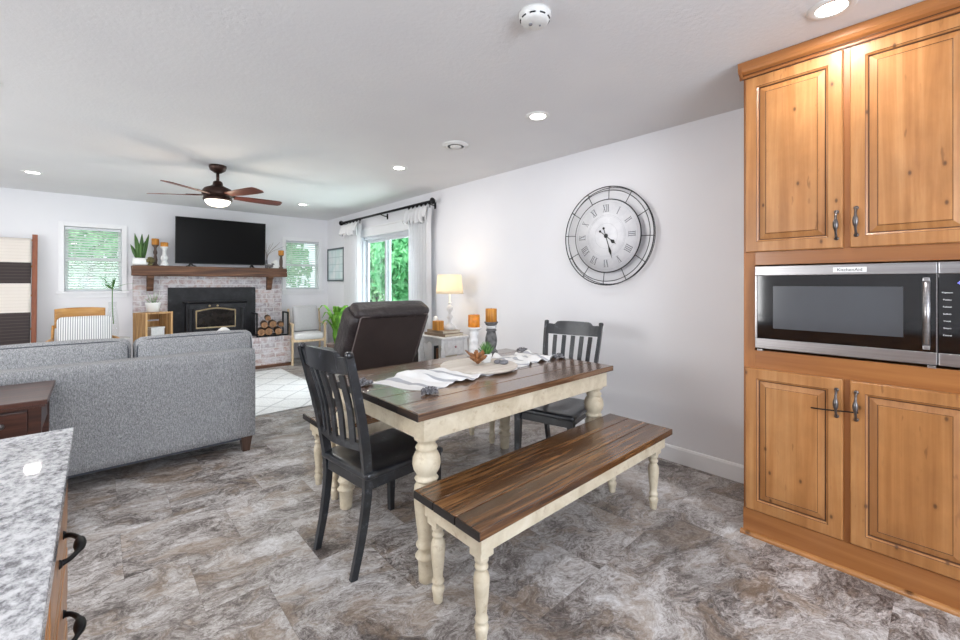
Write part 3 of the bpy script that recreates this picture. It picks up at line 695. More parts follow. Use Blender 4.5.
# ================================================================== DINING TABLE
TX0, TX1, TY0, TY1, TZ = .965, 2.478, 1.437, 2.405, .765
tb = thing('dining_table', 'farmhouse dining table with stained plank top and cream turned legs', 'table', ((TX0+TX1)/2, (TY0+TY1)/2, 0))
n = 6; w = (TY1-TY0)/n; mb = MB()
for i in range(n): mb.box(TX0+.004, TX1-.004, TY0+i*w+.0018, TY0+(i+1)*w-.0018, TZ-.034, TZ, .003)
mb.mi = 1
for i in range(n):
    mb.box(TX0, TX0+.0045, TY0+i*w+.002, TY0+(i+1)*w-.002, TZ-.033, TZ-.002, .0); mb.box(TX1-.0045, TX1, TY0+i*w+.002, TY0+(i+1)*w-.002, TZ-.033, TZ-.002)
mb.build('tabletop', [M['table_wood'], M['table_edge']], tb, True)
ax0, ax1, ay0, ay1 = TX0+.045, TX1-.045, TY0+.022, TY1-.022
MB().box(ax0, ax1, ay0, ay0+.022, .635, TZ-.034, .002).box(ax0, ax1, ay1-.022, ay1, .635, TZ-.034, .002).box(ax0, ax0+.022, ay0+.022, ay1-.022, .635, TZ-.034, .002).box(ax1-.022, ax1, ay0+.022, ay1-.022, .635, TZ-.034, .002).build('apron', M['cream'], tb, True)
LEG = [(.028, 0), (.034, .006), (.035, .03), (.038, .10), (.044, .106), (.050, .114), (.044, .122), (.036, .128), (.036, .150), (.043, .156), (.047, .163), (.043, .170), (.036, .178), (.038, .20),
       (.047, .27), (.054, .34), (.0565, .39), (.053, .418), (.043, .434), (.040, .438), (.048, .443), (.053, .450), (.048, .457), (.040, .462), (.046, .474), (.057, .492), (.062, .515), (.060, .54), (.050, .562), (.040, .572), (.046, .578), (.049, .585), (.046, .592), (.038, .598), (.040, .612), (.054, .622), (.056, .635)]
for x in (ax0+.056, ax1-.056):
    for y in (ay0+.060, ay1-.060):
        MB().lathe(LEG, (x, y, 0), 28).box(x-.05, x+.05, y-.05, y+.05, .633, TZ-.036, .003).build('leg', M['cream'], tb, True)

# ================================================================== BENCHES
def bench(x0, x1, y0, y1, z, label):
    t_ = thing('bench', label, 'bench', ((x0+x1)/2, (y0+y1)/2, 0), 0, 'plank benches of the dining table')
    mb = MB(); w = (y1-y0)/3
    for i in range(3): mb.box(x0+.004, x1-.004, y0+i*w+.002, y0+(i+1)*w-.002, z-.033, z, .003)
    mb.mi = 1
    for i in range(3): mb.box(x0, x0+.0045, y0+i*w+.003, y0+(i+1)*w-.003, z-.032, z-.002); mb.box(x1-.0045, x1, y0+i*w+.003, y0+(i+1)*w-.003, z-.032, z-.002)
    mb.build('seat', [M['bench_wood'], M['table_edge']], t_, True)
    a0, a1, b0, b1 = x0+.035, x1-.035, y0+.03, y1-.03
    MB().box(a0, a1, b0, b0+.02, z-.105, z-.033, .002).box(a0, a1, b1-.02, b1, z-.105, z-.033, .002).box(a0, a0+.02, b0+.02, b1-.02, z-.105, z-.033, .002).box(a1-.02, a1, b0+.02, b1-.02, z-.105, z-.033, .002).build('apron', M['cream'], t_, True)
    k = (z-.14)/.32
    P = [(.015, 0), (.019, .004), (.021, .03), (.024, .045), (.027, .058), (.024, .066), (.019, .070), (.019, .078), (.025, .084), (.025, .090), (.020, .098), (.020, .115), (.025, .16), (.029, .21), (.030, .235), (.026, .252), (.019, .262), (.019, .268), (.025, .274), (.025, .281), (.020, .287), (.020, .295), (.026, .300), (.027, .32)]
    for x in (a0+.044, a1-.044):
        for y in (b0+.048, b1-.032):
            MB().lathe([(r, q*k) for r, q in P], (x, y, 0), 22).box(x-.032, x+.032, y-.031, y+.031, z-.14, z-.034, .003).build('leg', M['cream'], t_, True)
    return t_
bench(.95, 2.452, 1.045, 1.447, .46, 'plank-top bench with cream legs, in front of the table')
bench(.98, 2.452, 2.385, 2.775, .46, 'plank-top bench with cream legs, on the far side of the table')

# ================================================================== CHAIRS
def interp(pts, n):
    """Catmull-Rom through pts"""
    out = []; P = [Vector(p) for p in pts]; P = [P[0]*2-P[1]]+P+[P[-1]*2-P[-2]]
    for i in range(1, len(P)-2):
        for k in range(n):
            t_ = k/n; a, b_, c, d_ = P[i-1], P[i], P[i+1], P[i+2]
            out.append(.5*((2*b_)+(c-a)*t_+(2*a-5*b_+4*c-d_)*t_*t_+(3*b_-a-3*c+d_)*t_**3))
    out.append(P[-2]); return out
def chair(loc, rz, label):
    t_ = thing('dining_chair', label, 'chair', (*loc, 0), rz, 'black slat-back dining chairs')
    bp = lambda s_: interp([(-.243, s_*.164, 0), (-.205, s_*.168, .17), (-.182, s_*.174, .34), (-.184, s_*.18, .46), (-.215, s_*.195, .66), (-.262, s_*.21, .86), (-.295, s_*.216, .992)], 5)
    for s_ in (-1, 1):
        pts = bp(s_); n_ = len(pts)
        mb = MB().tube(pts, [(.78+.22*min(1, i/(n_*.45))) if i < n_*.55 else 1.0-.18*(i-n_*.55)/(n_*.45) for i in range(n_)], flat=(.027, .040), smooth=False)
        mb.soft(pts[-1]+Vector((0, 0, .004)), (.034, .032, .03), .012, n=3)
        mb.build('back_post', M['black_paint'], t_)
        MB().tube([(.212, s_*.19, .43), (.214, s_*.192, .25), (.217, s_*.196, 0)], [1.25, 1.1, .8], flat=(.034, .034), smooth=False).build('leg', M['black_paint'], t_)
    # crest rail: bowed, arched top with small shoulders
    def crest(n_=22):
        tb_ = bmesh.new(); R = []
        for i in range(n_+1):
            u = -1+2*i/n_; y = u*.205; bow = -.028*(1-u*u); au = abs(u)
            top = .980+(.022 if au < .62 else .022*max(0, 1-((au-.62)/.1))**1.0) + .006*(1-u*u)
            if au > .9: top += .004
            bot = .905-.012*(1-u*u)*0+.004*u*u
            xt, xb = -.292+bow, -.272+bow
            R.append([tb_.verts.new(q) for q in ((xb-.010, y, bot), (xb+.010, y, bot), (xt+.010, y, top), (xt-.010, y, top))])
        for a, b_ in zip(R, R[1:]):
            for k in range(4): tb_.faces.new((a[k], a[(k+1) % 4], b_[(k+1) % 4], b_[k]))
        tb_.faces.new(R[0][::-1]); tb_.faces.new(R[-1]); bmesh.ops.recalc_face_normals(tb_, faces=list(tb_.faces)); return tb_
    mb = MB(); mb._merge(crest()); mb.build('crest_rail', M['black_paint'], t_)
    MB().tube(interp([(-.205, -.185, .575), (-.232, 0, .575), (-.205, .185, .575)], 8), 1, flat=(.018, .035), smooth=False).build('lower_rail', M['black_paint'], t_)
    for k in range(5):
        u = -1+2*(k+.5)/5*1.0; u *= .9; y = u*.19; b0 = -.027*(1-u*u)
        MB().tube(interp([(-.207+b0, y*.92, .58), (-.228+b0, y*.97, .74), (-.272+b0, y*1.02, .90)], 5), 1, flat=(.030, .012), smooth=False).build('slat', M['black_paint'], t_)
    # saddle seat
    def sf(p, u):
        if p.z > 0:
            p.z -= .012*max(0, 1-(u.x*1.1)**2)*(1-abs(abs(u.y)-.45)*1.6)
        p.y *= 1-.06*(1-u.x)/2
        return p
    MB().soft((.02, 0, .443), (.45, .44, .034), .014, n=12, fn=sf).build('seat', M['black_paint'], t_)
    MB().box(-.19, -.172, -.16, .16, .375, .427, .002).box(.196, .214, -.18, .18, .375, .427, .002).box(-.17, .20, -.186, -.168, .375, .427, .002).box(-.17, .20, .168, .186, .375, .427, .002).build('seat_frame', M['black_paint'], t_)
    return t_
chair((1.054, 1.92), .097, 'black slat-back wooden chair at the near left end of the table')
chair((2.384, 1.819), 3.377, 'black slat-back wooden chair at the wall end of the table')

# ================================================================== TABLE ITEMS
rn = thing('table_runner', 'rumpled white table runner with grey stripes and corner tassels', 'table runner', (1.7, 1.95, TZ))
A0, A1, B0, B1 = Vector((1.07, 2.04, 0)), Vector((1.20, 1.70, 0)), Vector((2.43, 2.17, 0)), Vector((2.42, 1.85, 0))
def rfn(u, v):
    a = A0.lerp(A1, v); b_ = B0.lerp(B1, v); p = a.lerp(b_, u)
    h = 0
    for c, s_, a_ in ((.10, .016, .014), (.15, .016, .034), (.20, .018, .040), (.255, .018, .03), (.31, .016, .02)):
        h += a_*math.exp(-((u-c-.03*(v-.5))/s_)**2)*(.35+.65*math.sin(PI*min(1, v*.9+.15))**1)
    h += .06*max(0, noise.noise(Vector((u*15, v*3.5, 2.2)))+.05)*(1 if u > .70 else .3)*(1 if u > .05 else 0)
    if .36 < u < .69: h *= .1
    p.y += .012*math.sin(u*19)+.01*math.sin(u*41+1)
    p.x += .015*math.sin(v*7)
    return Vector((p.x, p.y, TZ+.002+h))
rm = stripes('runner_cloth', 0, [(0, rgb(228, 228, 228)), (.62, rgb(172, 174, 180)), (.88, rgb(228, 228, 228))], 11, .9, 'UV')
MB().grid(rfn, 150, 26, True).build('cloth', rm, rn, True, solid=.0025)
def tassel(p, ang, parent, r=.042):
    mb = MB(); random.seed(int(p[0]*1000))
    d_ = Vector((math.cos(ang), math.sin(ang), 0)); s_ = Vector((-d_.y, d_.x, 0)); p = Vector(p)
    for k in range(46):
        a = random.uniform(-1, 1); q = random.uniform(0, 1)
        base = p+d_*.004; tip = p+d_*(.05+.012*random.random())+s_*a*r+Vector((0, 0, q*.022*(1-a*a)))
        mid = (base+tip)/2+Vector((0, 0, .012+q*.012))+s_*a*r*.45
        mb.tube([base+Vector((0, 0, .008)), mid, tip+Vector((0, 0, .003))], [.0035, .0042, .003], 5)
    mb.soft(p+Vector((0, 0, .012)), (.028, .028, .02), .009, n=3)
    return mb.build('tassel', M['tassel'], parent, True)
for p, a in (((1.068, 2.035, TZ+.001), 2.9), ((1.20, 1.695, TZ+.001), -2.0), ((2.425, 2.175, TZ+.001), .9), ((2.41, 1.855, TZ+.001), -.6)):
    tassel(p, a, rn)
random.seed(7)
TRX, TRY = 1.77, 1.955
ty_ = thing('round_tray', 'round whitewashed wooden tray on the table runner', 'tray', (TRX, TRY, TZ))
MB().lathe([(0, .008), (.215, .008), (.232, .010), (.241, .017), (.241, .022), (.237, .025), (0, .025)], seg=56).build('board', M['whitewash'], ty_)
TZ2 = TZ+.025
sp_ = thing('potted_succulent', 'small spiky green succulent in a white pot on the tray', 'succulent', (1.86, 1.985, TZ2))
MB().lathe([(.026, 0), (.03, .003), (.037, .04), (.038, .055), (.034, .055), (.033, .048), (0, .046)], seg=28).build('pot', M['ceramic'], sp_)
mb = MB()
for k in range(26):
    a = k*2.4; t0 = .35+.65*(k/26); tilt = .15+.9*(k/26); L = .085*(1-.25*k/26)
    d_ = Vector((math.cos(a)*math.sin(tilt), math.sin(a)*math.sin(tilt), math.cos(tilt)))
    mb.tube([Vector((0, 0, .046)), Vector((0, 0, .046))+d_*L*.5+Vector((0, 0, -.002)), Vector((0, 0, .046))+d_*L+Vector((0, 0, .004))], [.006, .0075, .001], 6)
mb.build('leaves', M['leaf_succ'], sp_)
dk = MB(); random.seed(5)
for k in range(24):
    a = random.uniform(0, 6.28); e = random.uniform(.2, 1.4); L = random.uniform(.05, .078)
    d_ = Vector((math.cos(a)*math.cos(e), math.sin(a)*math.cos(e), math.sin(e)))
    c0 = Vector((TRX-.005, TRY+.005, TZ2+.02))
    dk.tube([c0-d_*.012, c0+d_*L*.5+Vector((0, 0, .004)), c0+d_*L], [.012, .014, .005], 7)
dk.tube([(TRX-.01, TRY, TZ2+.03), (TRX-.045, TRY+.03, TZ2+.065), (TRX-.07, TRY+.05, TZ2+.09)], [.012, .01, .004], 7)
tag(dk.build('carved_wood_ornament', M['brown_wood'], loc=(TRX, TRY, TZ2)), 'knobbly brown carved wood ornament on the round tray', 'ornament')
random.seed(7)
for (x, y, r_, lab) in ((1.885, 1.905, .026, 'small grey pebble on the tray beside the succulent pot'), (1.90, 1.865, .03, 'flat dark grey pebble nearest the right rim of the tray')):
    tag(MB().soft((x, y, TZ2+.011), (r_*2, r_*1.5, .022), .0105, n=5, rot=(0, 0, .4)).build('pebble', M['pebble'], loc=(x, y, TZ2)), lab, 'pebble', 'pebbles on the tray')
# pillar candles on stands at the far edge
def candle_holder(name, prof, x, y, z, mat, lab, seg=20):
    return tag(MB().lathe(prof, (0, 0, 0), seg).build(name, mat, loc=None), lab, 'candle holder') if False else None
def place(o, p): o.location = p; return o
h1 = MB().lathe([(.050, 0), (.052, .006), (.046, .018), (.036, .026), (.030, .034), (.038, .042), (.040, .05), (.034, .06), (.030, .075), (.036, .09), (.037, .098), (.032, .108), (.027, .12), (.032, .14), (.034, .148), (.03, .158), (.045, .17), (.056, .176), (.056, .184), (.056, .184), (0, .184)], seg=28); h1.bm.transform(Matrix.Diagonal((1, 1, .211/.184, 1))); h1 = h1.build('candle_holder', M['chalk'])
tag(place(h1, (2.055, 2.325, TZ)), 'white turned candle holder on the table back edge', 'candle holder')
c1_ = thing('pillar_candle', 'orange pillar candle on the white turned holder', 'candle', (2.055, 2.325, TZ+.211))
MB().lathe([(.0415, 0), (.043, .002), (.043, .088), (.041, .09), (.03, .088), (0, .084)], seg=28).build('wax', M['candle'], c1_); MB().tube([(0, 0, .082), (.002, 0, .097)], .0012, 6).build('wick', M['matte_black'], c1_)
h2 = MB().lathe([(.048, 0), (.05, .006), (.044, .018), (.036, .026), (.034, .032), (.042, .06), (.046, .085), (.044, .12), (.036, .15), (.033, .16), (.038, .166), (.043, .172), (.038, .178), (.034, .184)], seg=28)
h2.mi = 1; h2.lathe([(.034, .184), (.04, .189), (.04, .203), (.034, .207)], seg=28); h2.mi = 0
h2.lathe([(.034, .207), (.042, .212), (.046, .222), (.052, .228), (.054, .236), (0, .236)], seg=28)
h2 = h2.build('candle_holder', [M['carved_grey'], M['chalk']]); tag(place(h2, (2.25, 2.345, TZ)), 'taller grey carved candle holder with a white band', 'candle holder')
c2_ = thing('pillar_candle', 'amber pillar candle on the taller grey carved holder', 'candle', (2.25, 2.345, TZ+.236))
MB().lathe([(.0425, 0), (.044, .002), (.044, .100), (.042, .102), (.03, .10), (0, .096)], seg=28).build('wax', M['candle_grain'], c2_); MB().tube([(0, 0, .092), (.002, 0, .107)], .0012, 6).build('wick', M['matte_black'], c2_)

# ================================================================== SOFA
sf = thing('sofa', 'grey tweed sofa with loose back cushions, seen from behind', 'sofa', (-.22, 4.05, 0))
SX0, SX1, SY0 = -1.36, .915, 3.60
def bk(p, u):
    return p
MB().soft(((SX0+SX1)/2, SY0+.08, .450), (SX1-SX0, .16, .672), .012, (0, .004, 0), 8).build('back', M['tweed'], sf, True)
MB().soft(((SX0+SX1)/2, SY0+.52, .24), (SX1-SX0-.02, .78, .26), .03).build('base', M['tweed'], sf, True)
for x in (SX0+.09, SX1-.09): MB().soft((x, SY0+.55, .36), (.17, .76, .50), .05, (.005, 0, .01)).build('arm', M['tweed'], sf, True)
for i, (a, b_) in enumerate(((-1.20, -.53), (-.52, .155), (.165, .755))):
    MB().soft(((a+b_)/2, SY0+.56, .44), (b_-a, .74, .16), .05, (0, 0, .02)).build('seat_cushion', M['tweed'], sf, True)
for i, (a, b_) in enumerate(((-1.33, -.575), (-.565, .178), (.190, .945))):
    q = MB().soft(((a+b_)/2, SY0+.27, .69), (b_-a, .22, .44), .055, (0, .03, .012), 12, rot=(math.radians(-7), 0, 0)).build('back_cushion', M['tweed'], sf, True)
    m = Matrix.Translation(((a+b_)/2, SY0+.27, .69)) @ Matrix.Rotation(math.radians(-7), 4, 'X'); w_, h_ = (b_-a)/2-.018, .202
    for yy in (-.095, .095):
        lp = []
        for k in range(40):
            an = 2*PI*k/40; cx_, sx_ = math.cos(an), math.sin(an)
            px_ = w_*(abs(cx_)**.22)*(1 if cx_ > 0 else -1); pz_ = h_*(abs(sx_)**.22)*(1 if sx_ > 0 else -1)
            lp.append(m @ Vector((px_, yy, pz_)))
        MB().tube(lp, .005, 6, True).build('piping', M['piping'], q, True)
for x in (SX0+.07, SX1-.06):
    for y in (SY0+.05, SY0+.85):
        MB().tube([(x, y, .12), (x, y, 0)], [1.3, .8], flat=(.06, .06), smooth=False).build('foot', M['walnut_leg'], sf, True)
MB().box(SX0+.02, SX1-.02, SY0+.02, SY0+.88, .098, .116).build('underside_shade', M['piping'], sf, True)  # dark slab standing in for the shadow beneath the sofa
for (x, y, z, ry, lab) in ((-.56, 4.13, .745, .75, 'white patterned throw pillow leaning at the left of the sofa'), (.80, 4.13, .725, .80, 'white throw pillow poking above the right sofa cushion')):
    tag(MB().soft((0, 0, 0), (.30, .11, .30), .035, (0, .02, 0), 10, rot=(math.radians(-5), ry, 0)).build('throw_pillow', M['pillow_white'] if x > 0 else M['pillow_grey']), lab, 'pillow', None).location = (x, y, z)

# end table
et = thing('end_table', 'dark cherry wood end table with a drawer behind the sofa', 'end table', (-.37, 3.28, 0))
EX0, EX1, EY0, EY1, EZ = -.56, -.182, 3.0, 3.56, .722
MB().box(EX0, EX1, EY0, EY1, EZ-.024, EZ, .004).box(EX0+.008, EX1-.008, EY0+.008, EY1-.008, EZ-.036, EZ-.024, .002).build('top', M['cherry'], et, True)
MB().box(EX0+.03, EX1-.03, EY0+.035, EY1-.03, EZ-.18, EZ-.036, .002).build('case', M['cherry'], et, True)
dw = MB().box(EX0+.07, EX1-.07, EY0+.02, EY0+.036, EZ-.165, EZ-.05, .004).build('drawer', M['cherry'], et, True)
MB().lathe([(.005, 0), (.006, .012), (.016, .02), (.014, .027), (0, .029)], ((EX0+EX1)/2+.03, EY0+.021, EZ-.105), 18, Matrix.Rotation(PI/2, 4, 'X')).build('knob', M['nickel'], dw, True)
for x in (EX0+.045, EX1-.045):
    for y in (EY0+.045, EY1-.045): MB().tube([(x, y, EZ-.036), (x, y, 0)], [1, .7], flat=(.045, .045), smooth=False).build('leg', M['cherry'], et, True)
MB().box(EX0+.04, EX1-.04, EY0+.04, EY1-.04, .16, .18, .003).build('shelf', M['cherry'], et, True)

# rug
tag(MB().box(-1.7, 2.05, 4.49, 6.72, .001, .012, .004).build('area_rug', M['rug'], loc=(.2, 5.6, 0)), 'pale cream patterned area rug between sofa and hearth', 'rug')

# ================================================================== RECLINER
rc = thing('recliner', 'dark brown leather recliner seen from behind', 'recliner', (2.0, 3.8, 0))
MB().soft((0, .16, .25), (.62, .70, .40), .05).box(-.28, .28, -.12, .45, 0, .06, .005).build('base', M['leather'], rc)
for s_ in (-1, 1): MB().soft((s_*.36, .10, .36), (.17, .64, .60), .07, (.01, 0, .02)).build('arm', M['leather'], rc)
MB().soft((0, .16, .47), (.6, .66, .18), .07, (0, 0, .02)).build('seat_cushion', M['leather'], rc)
# reclined back (top leans towards the viewer)
RB = Matrix.Translation((0, -.14, .40)) @ Matrix.Rotation(math.radians(28), 4, 'X')
def wr(p, u):
    k = noise.noise(p*9)*.008 + noise.noise(Vector((p.x*30, p.y*8, p.z*8)))*.004; return p*(1+k/.3)
MB().soft((0, .10, .34), (.74, .17, .70), .06, (0, .02, 0), 12, RB, wr).build('backrest', M['leather'], rc)
for s_ in (-1, 1): MB().soft((s_*.345, .12, .34), (.12, .24, .68), .055, (.012, 0, 0), 10, RB, wr).build('wing', M['leather'], rc)
MB().soft((.0, .085, .700), (.76, .19, .098), .048, (.0, .02, .012), 16, RB, wr).build('headrest', M['leather'], rc)
pnl = MB().box(-.345, .345, -.012, .02, .02, .695, .008, RB).build('back_panel', M['leather_flat'], rc)
MB().tube([RB @ Vector(q) for q in ((-.345, -.010, .03), (-.345, -.012, .3), (-.342, -.014, .685), (-.33, -.014, .697), (0, -.016, .702), (.33, -.014, .697), (.342, -.014, .685), (.345, -.012, .3), (.345, -.010, .03))], .006, 8).build('piping', M['leather_pipe'], pnl)

# ================================================================== SIDE TABLE AND LAMP
st = thing('side_table', 'small white vintage side table against the wall by the recliner', 'side table', (2.80, 3.64, 0))
A, B_, D_, E_, ZT = 2.61, 2.93, 3.43, 3.83, .74
MB().box(A-.02, B_+.02, D_-.02, E_+.02, ZT-.022, ZT, .006).build('top', M['chalk'], st, True)
for x in (A+.02, B_-.02):
    for y in (D_+.02, E_-.02):
        sx = -1 if x < 2.8 else 1; sy = -1 if y < 3.6 else 1
        MB().tube(interp([(x, y, ZT-.02), (x+sx*.012, y+sy*.012, ZT-.12), (x+sx*.004, y+sy*.004, ZT-.24), (x-sx*.01, y-sy*.01, .3), (x+sx*.01, y+sy*.01, .03), (x+sx*.014, y+sy*.014, 0)], 4), [1.2]*5+[1.5]*5+[1.1]*5+[.9]*5+[.9]*5+[1.1], flat=(.028, .028), smooth=False).build('leg', M['chalk'], st, True)
pn_ = MB().box(A+.035, B_-.035, D_+.01, D_+.025, ZT-.19, ZT-.022, .003).box(A+.06, B_-.06, D_+.004, D_+.012, ZT-.145, ZT-.05, .003).build('front_panel', M['chalk'], st, True)
MB().lathe([(.004, 0), (.006, .01), (.012, .016), (0, .024)], ((A+B_)/2, D_+.004, ZT-.105), 14, Matrix.Rotation(PI/2, 4, 'X')).build('knob', plain('pink_glass_knob', rgb(196, 150, 158), .2), pn_, True)
def apr(x):
    poly = [(D_+.03, ZT-.022), (E_-.03, ZT-.022), (E_-.03, ZT-.07)]
    for k in range(13):
        u = k/12; poly.append((E_-.03-(E_-D_-.06)*u, ZT-.07+.012*math.cos(u*6*PI)-.02*(1 - math.sin(PI*u))))
    return MB().prism(poly, 'x', x, x+.014)
apr(A+.01).build('side_apron', M['chalk'], st, True)
MB().box(A+.02, B_-.02, D_+.02, E_-.02, .40, .415, .003).build('shelf', M['chalk'], st, True)
for i, (y, h_, c_) in enumerate(((3.50, .22, (196, 188, 170)), (3.54, .2, (60, 50, 46)), (3.58, .23, (214, 208, 196)), (3.625, .19, (120, 84, 60)), (3.665, .21, (40, 40, 44)))):
    bko = thing('book', ['cream book nearest the front on the side table shelf', 'black-brown book second on the side table shelf', 'tall off-white book in the middle of the side table shelf', 'brown short book fourth on the side table shelf', 'black book last on the side table shelf'][i], 'book', (2.76, y, .415), 0, 'books on the side table shelf')
    mt_ = plain('book_cover', rgb(*c_), .6)
    MB().box(-.08, .08, -.015, -.012, 0, h_).box(-.08, .08, .012, .015, 0, h_).box(-.083, -.08, -.015, .015, 0, h_).build('cover', mt_, bko); MB().box(-.079, .077, -.012, .012, .004, h_-.004).build('pages', M['paper'], bko)
zb = ZT
for i, (w_, l_, c_, h_, rz, lab) in enumerate(((.26, .34, (132, 112, 92), .028, .06, 'wide brown book at the bottom under the table lamp'), (.23, .30, (150, 132, 112), .03, -.05, 'tan book on top of the brown one under the lamp'))):
    bko = thing('book', lab, 'book', (2.775, 3.63, zb), rz, 'books under the lamp'); mt_ = plain('book_cover', rgb(*c_), .6)
    MB().box(-w_/2, w_/2, -l_/2, l_/2, 0, .003).box(-w_/2, w_/2, -l_/2, l_/2, h_-.003, h_).box(-w_/2-.002, -w_/2+.001, -l_/2, l_/2, 0, h_).build('cover', mt_, bko); MB().box(-w_/2+.002, w_/2-.006, -l_/2+.005, l_/2-.005, .003, h_-.003).build('pages', M['paper'], bko)
    zb += h_
lp_ = thing('table_lamp', 'lit table lamp with white turned base and cream shade', 'lamp', (2.83, 3.60, zb))
MB().lathe([(.062, 0), (.065, .006), (.062, .03), (.05, .045), (.03, .06), (.016, .075), (.014, .10), (.022, .115), (.034, .13), (.032, .142), (.016, .155), (.013, .175), (.02, .19), (.034, .215), (.036, .235), (.026, .255), (.012, .268), (.010, .275), (.02, .283), (.02, .29), (.008, .297), (.008, .43)], seg=28).build('base', M['chalk'], lp_)
MB().lathe([(0, .43), (.015, .44), (.028, .47), (.024, .50), (.012, .52), (0, .521)], seg=16).build('bulb', M['bulb'], lp_)
zs0, zs1 = 1.185-zb, 1.390-zb
shm = MB(); shm.grid(lambda u, v: Vector(((.148-.022*v)*math.cos(2*PI*u), (.148-.022*v)*math.sin(2*PI*u), zs0+(zs1-zs0)*v)), 40, 6); shm.build('shade', M['shade'], lp_, solid=.002)
MB().tube([(.125, 0, zs1-.02), (0, 0, zs1-.025), (-.125, 0, zs1-.02)], .002, 6).build('shade_spider', M['brass'], lp_)
light('lamp_bulb', 'POINT', (2.83, 3.60, zb+.500), 6, (1, .74, .46), shadow_soft_size=.05)
cbx = thing('pillar_candle', 'amber square candle block on the side table left of the lamp', 'candle', (2.69, 3.62, zb))
MB().box(-.044, .044, -.044, .044, 0, .10, .004).build('wax', M['candle_grain'], cbx); MB().tube([(0, 0, .095), (.002, 0, .11)], .0012, 6).build('wick', M['matte_black'], cbx)
wf = MB().soft((0, 0, .07), (.05, .05, .14), .024, n=5).build('white_figurine', M['ceramic']); tag(place(wf, (2.74, 3.735, zb)), 'small white ceramic piece behind the amber candle block', 'ornament')

# ================================================================== CURTAINS
rod = thing('curtain_rod', 'dark metal curtain rod above the sliding glass door', 'curtain rod', (3.0, 5.4, 2.30))
MB().tube([(3.0, 4.17, 2.292), (3.0, 6.70, 2.292)], .016, 14).build('rod', M['iron'], rod, True)
for y in (4.15, 6.72): MB().lathe([(.02, -.03), (.026, -.02), (.042, 0), (.028, .022), (.014, .034), (0, .036)], (3.0, y, 2.292), 18, Matrix.Rotation(PI/2, 4, 'X')).build('finial', M['iron'], rod, True)
for y in (4.24, 5.4, 6.62): MB().tube([(3.107, y, 2.26), (3.06, y, 2.262), (3.0, y, 2.275)], .007, 8).box(3.100, 3.109, y-.015, y+.015, 2.22, 2.30, .002).build('bracket', M['iron'], rod, True)
def curtain(y0, y1, wt, wb, cy, label):
    """gathered panel, pinched a little below the top where it is tied"""
    cu = thing('curtain', label, 'curtain', (3.0, cy, .02)); nf = 8
    def fn(u, v):
        z = .03+v*2.205; k = (z-.03)/2.205
        # half width profile
        if z > 1.95: q = (z-1.95)/.325; hw = wb/2+(wt/2-wb/2)*q
        else: hw = wb/2*(1+.05*(1.95-z))
        s_ = u*2-1
        amp = .028*(1-.35*max(0, (z-1.9)/.37))
        y = cy+s_*hw; x = 3.0+amp*math.cos(u*nf*2*PI+.4*math.sin(z*2))+.006*noise.noise(Vector((u*9, z*2, cy)))
        return Vector((x, y, z+.008*noise.noise(Vector((u*14, 1, cy)))*(1 if v < .1 else 0)))
    MB().grid(fn, 160, 40).build('panel', M['curtain'], cu, True, solid=.002)
    def val(u, v):
        s_ = u*2-1; z = 2.240-v*(.17+.03*math.sin(u*nf*PI*1.3+1)+.018*math.sin(u*31))
        hw = (wt/2)*(.96+.07*v)
        return Vector((2.968-.012*math.sin(PI*v)-.016*v-(.010+.018*v)*(1+math.cos(u*nf*2*PI*.8+v*.8))*.8, cy+s_*hw, z))
    MB().grid(val, 110, 10).build('valance_flap', M['curtain'], cu, True, solid=.002)
    for k in range(6):
        y = cy+wt*(.45-.18*k)
        MB().lathe([(.019, -.003), (.023, -.003), (.023, .003), (.019, .003), (.019, -.003)], (3.0, y, 2.285), 16, Matrix.Rotation(PI/2, 4, 'X')).box(2.995, 3.005, y-.004, y+.004, 2.22, 2.264).build('ring', M['iron'], cu, True)
curtain(0, 0, .62, .50, 6.33, 'white gathered curtain panel at the far end of the rod')
curtain(0, 0, .52, .44, 4.44, 'white gathered curtain panel at the near end, by the lamp')

# picture by the corner
pf = thing('framed_picture', 'grey-framed pale picture on the wall between corner and curtain', 'picture', (XR-.015, 7.16, 1.62))
y0, y1, z0, z1 = 6.82, 7.50, 1.33, 1.91; f = .03
MB().box(XR-.028, XR-.002, y0, y0+f, z0, z1, .003).box(XR-.028, XR-.002, y1-f, y1, z0, z1, .003).box(XR-.028, XR-.002, y0+f, y1-f, z0, z0+f, .003).box(XR-.028, XR-.002, y0+f, y1-f, z1-f, z1, .003).build('frame', plain('grey_green_frame', rgb(84, 94, 100), .5), pf, True)
t = NT('pale_print'); s_ = t.n('ShaderNodeSeparateXYZ'); t.l(t.co.outputs['Object'], s_.inputs[0])
g1 = t.ramp(t.math('FRACT', t.math('MULTIPLY', s_.outputs[1], 7.0)), [(0, BW(.6)), (.06, BW(0)), (1, BW(0))], 'CONSTANT'); g2 = t.ramp(t.math('FRACT', t.math('MULTIPLY', s_.outputs[2], 8.0)), [(0, BW(.6)), (.07, BW(0)), (1, BW(0))], 'CONSTANT')
cc_ = t.ramp(t.noise(t.map(), 5, 4), [(.35, rgb(206, 224, 226)), (.6, rgb(226, 232, 234))]); cc_ = t.mix(g1, cc_, rgb(150, 176, 180)); cc_ = t.mix(g2, cc_, rgb(150, 176, 180)); t.col(cc_).rough(.25)
MB().box(XR-.016, XR-.004, y0+f, y1-f, z0+f, z1-f).build('print', t.m, pf, True)

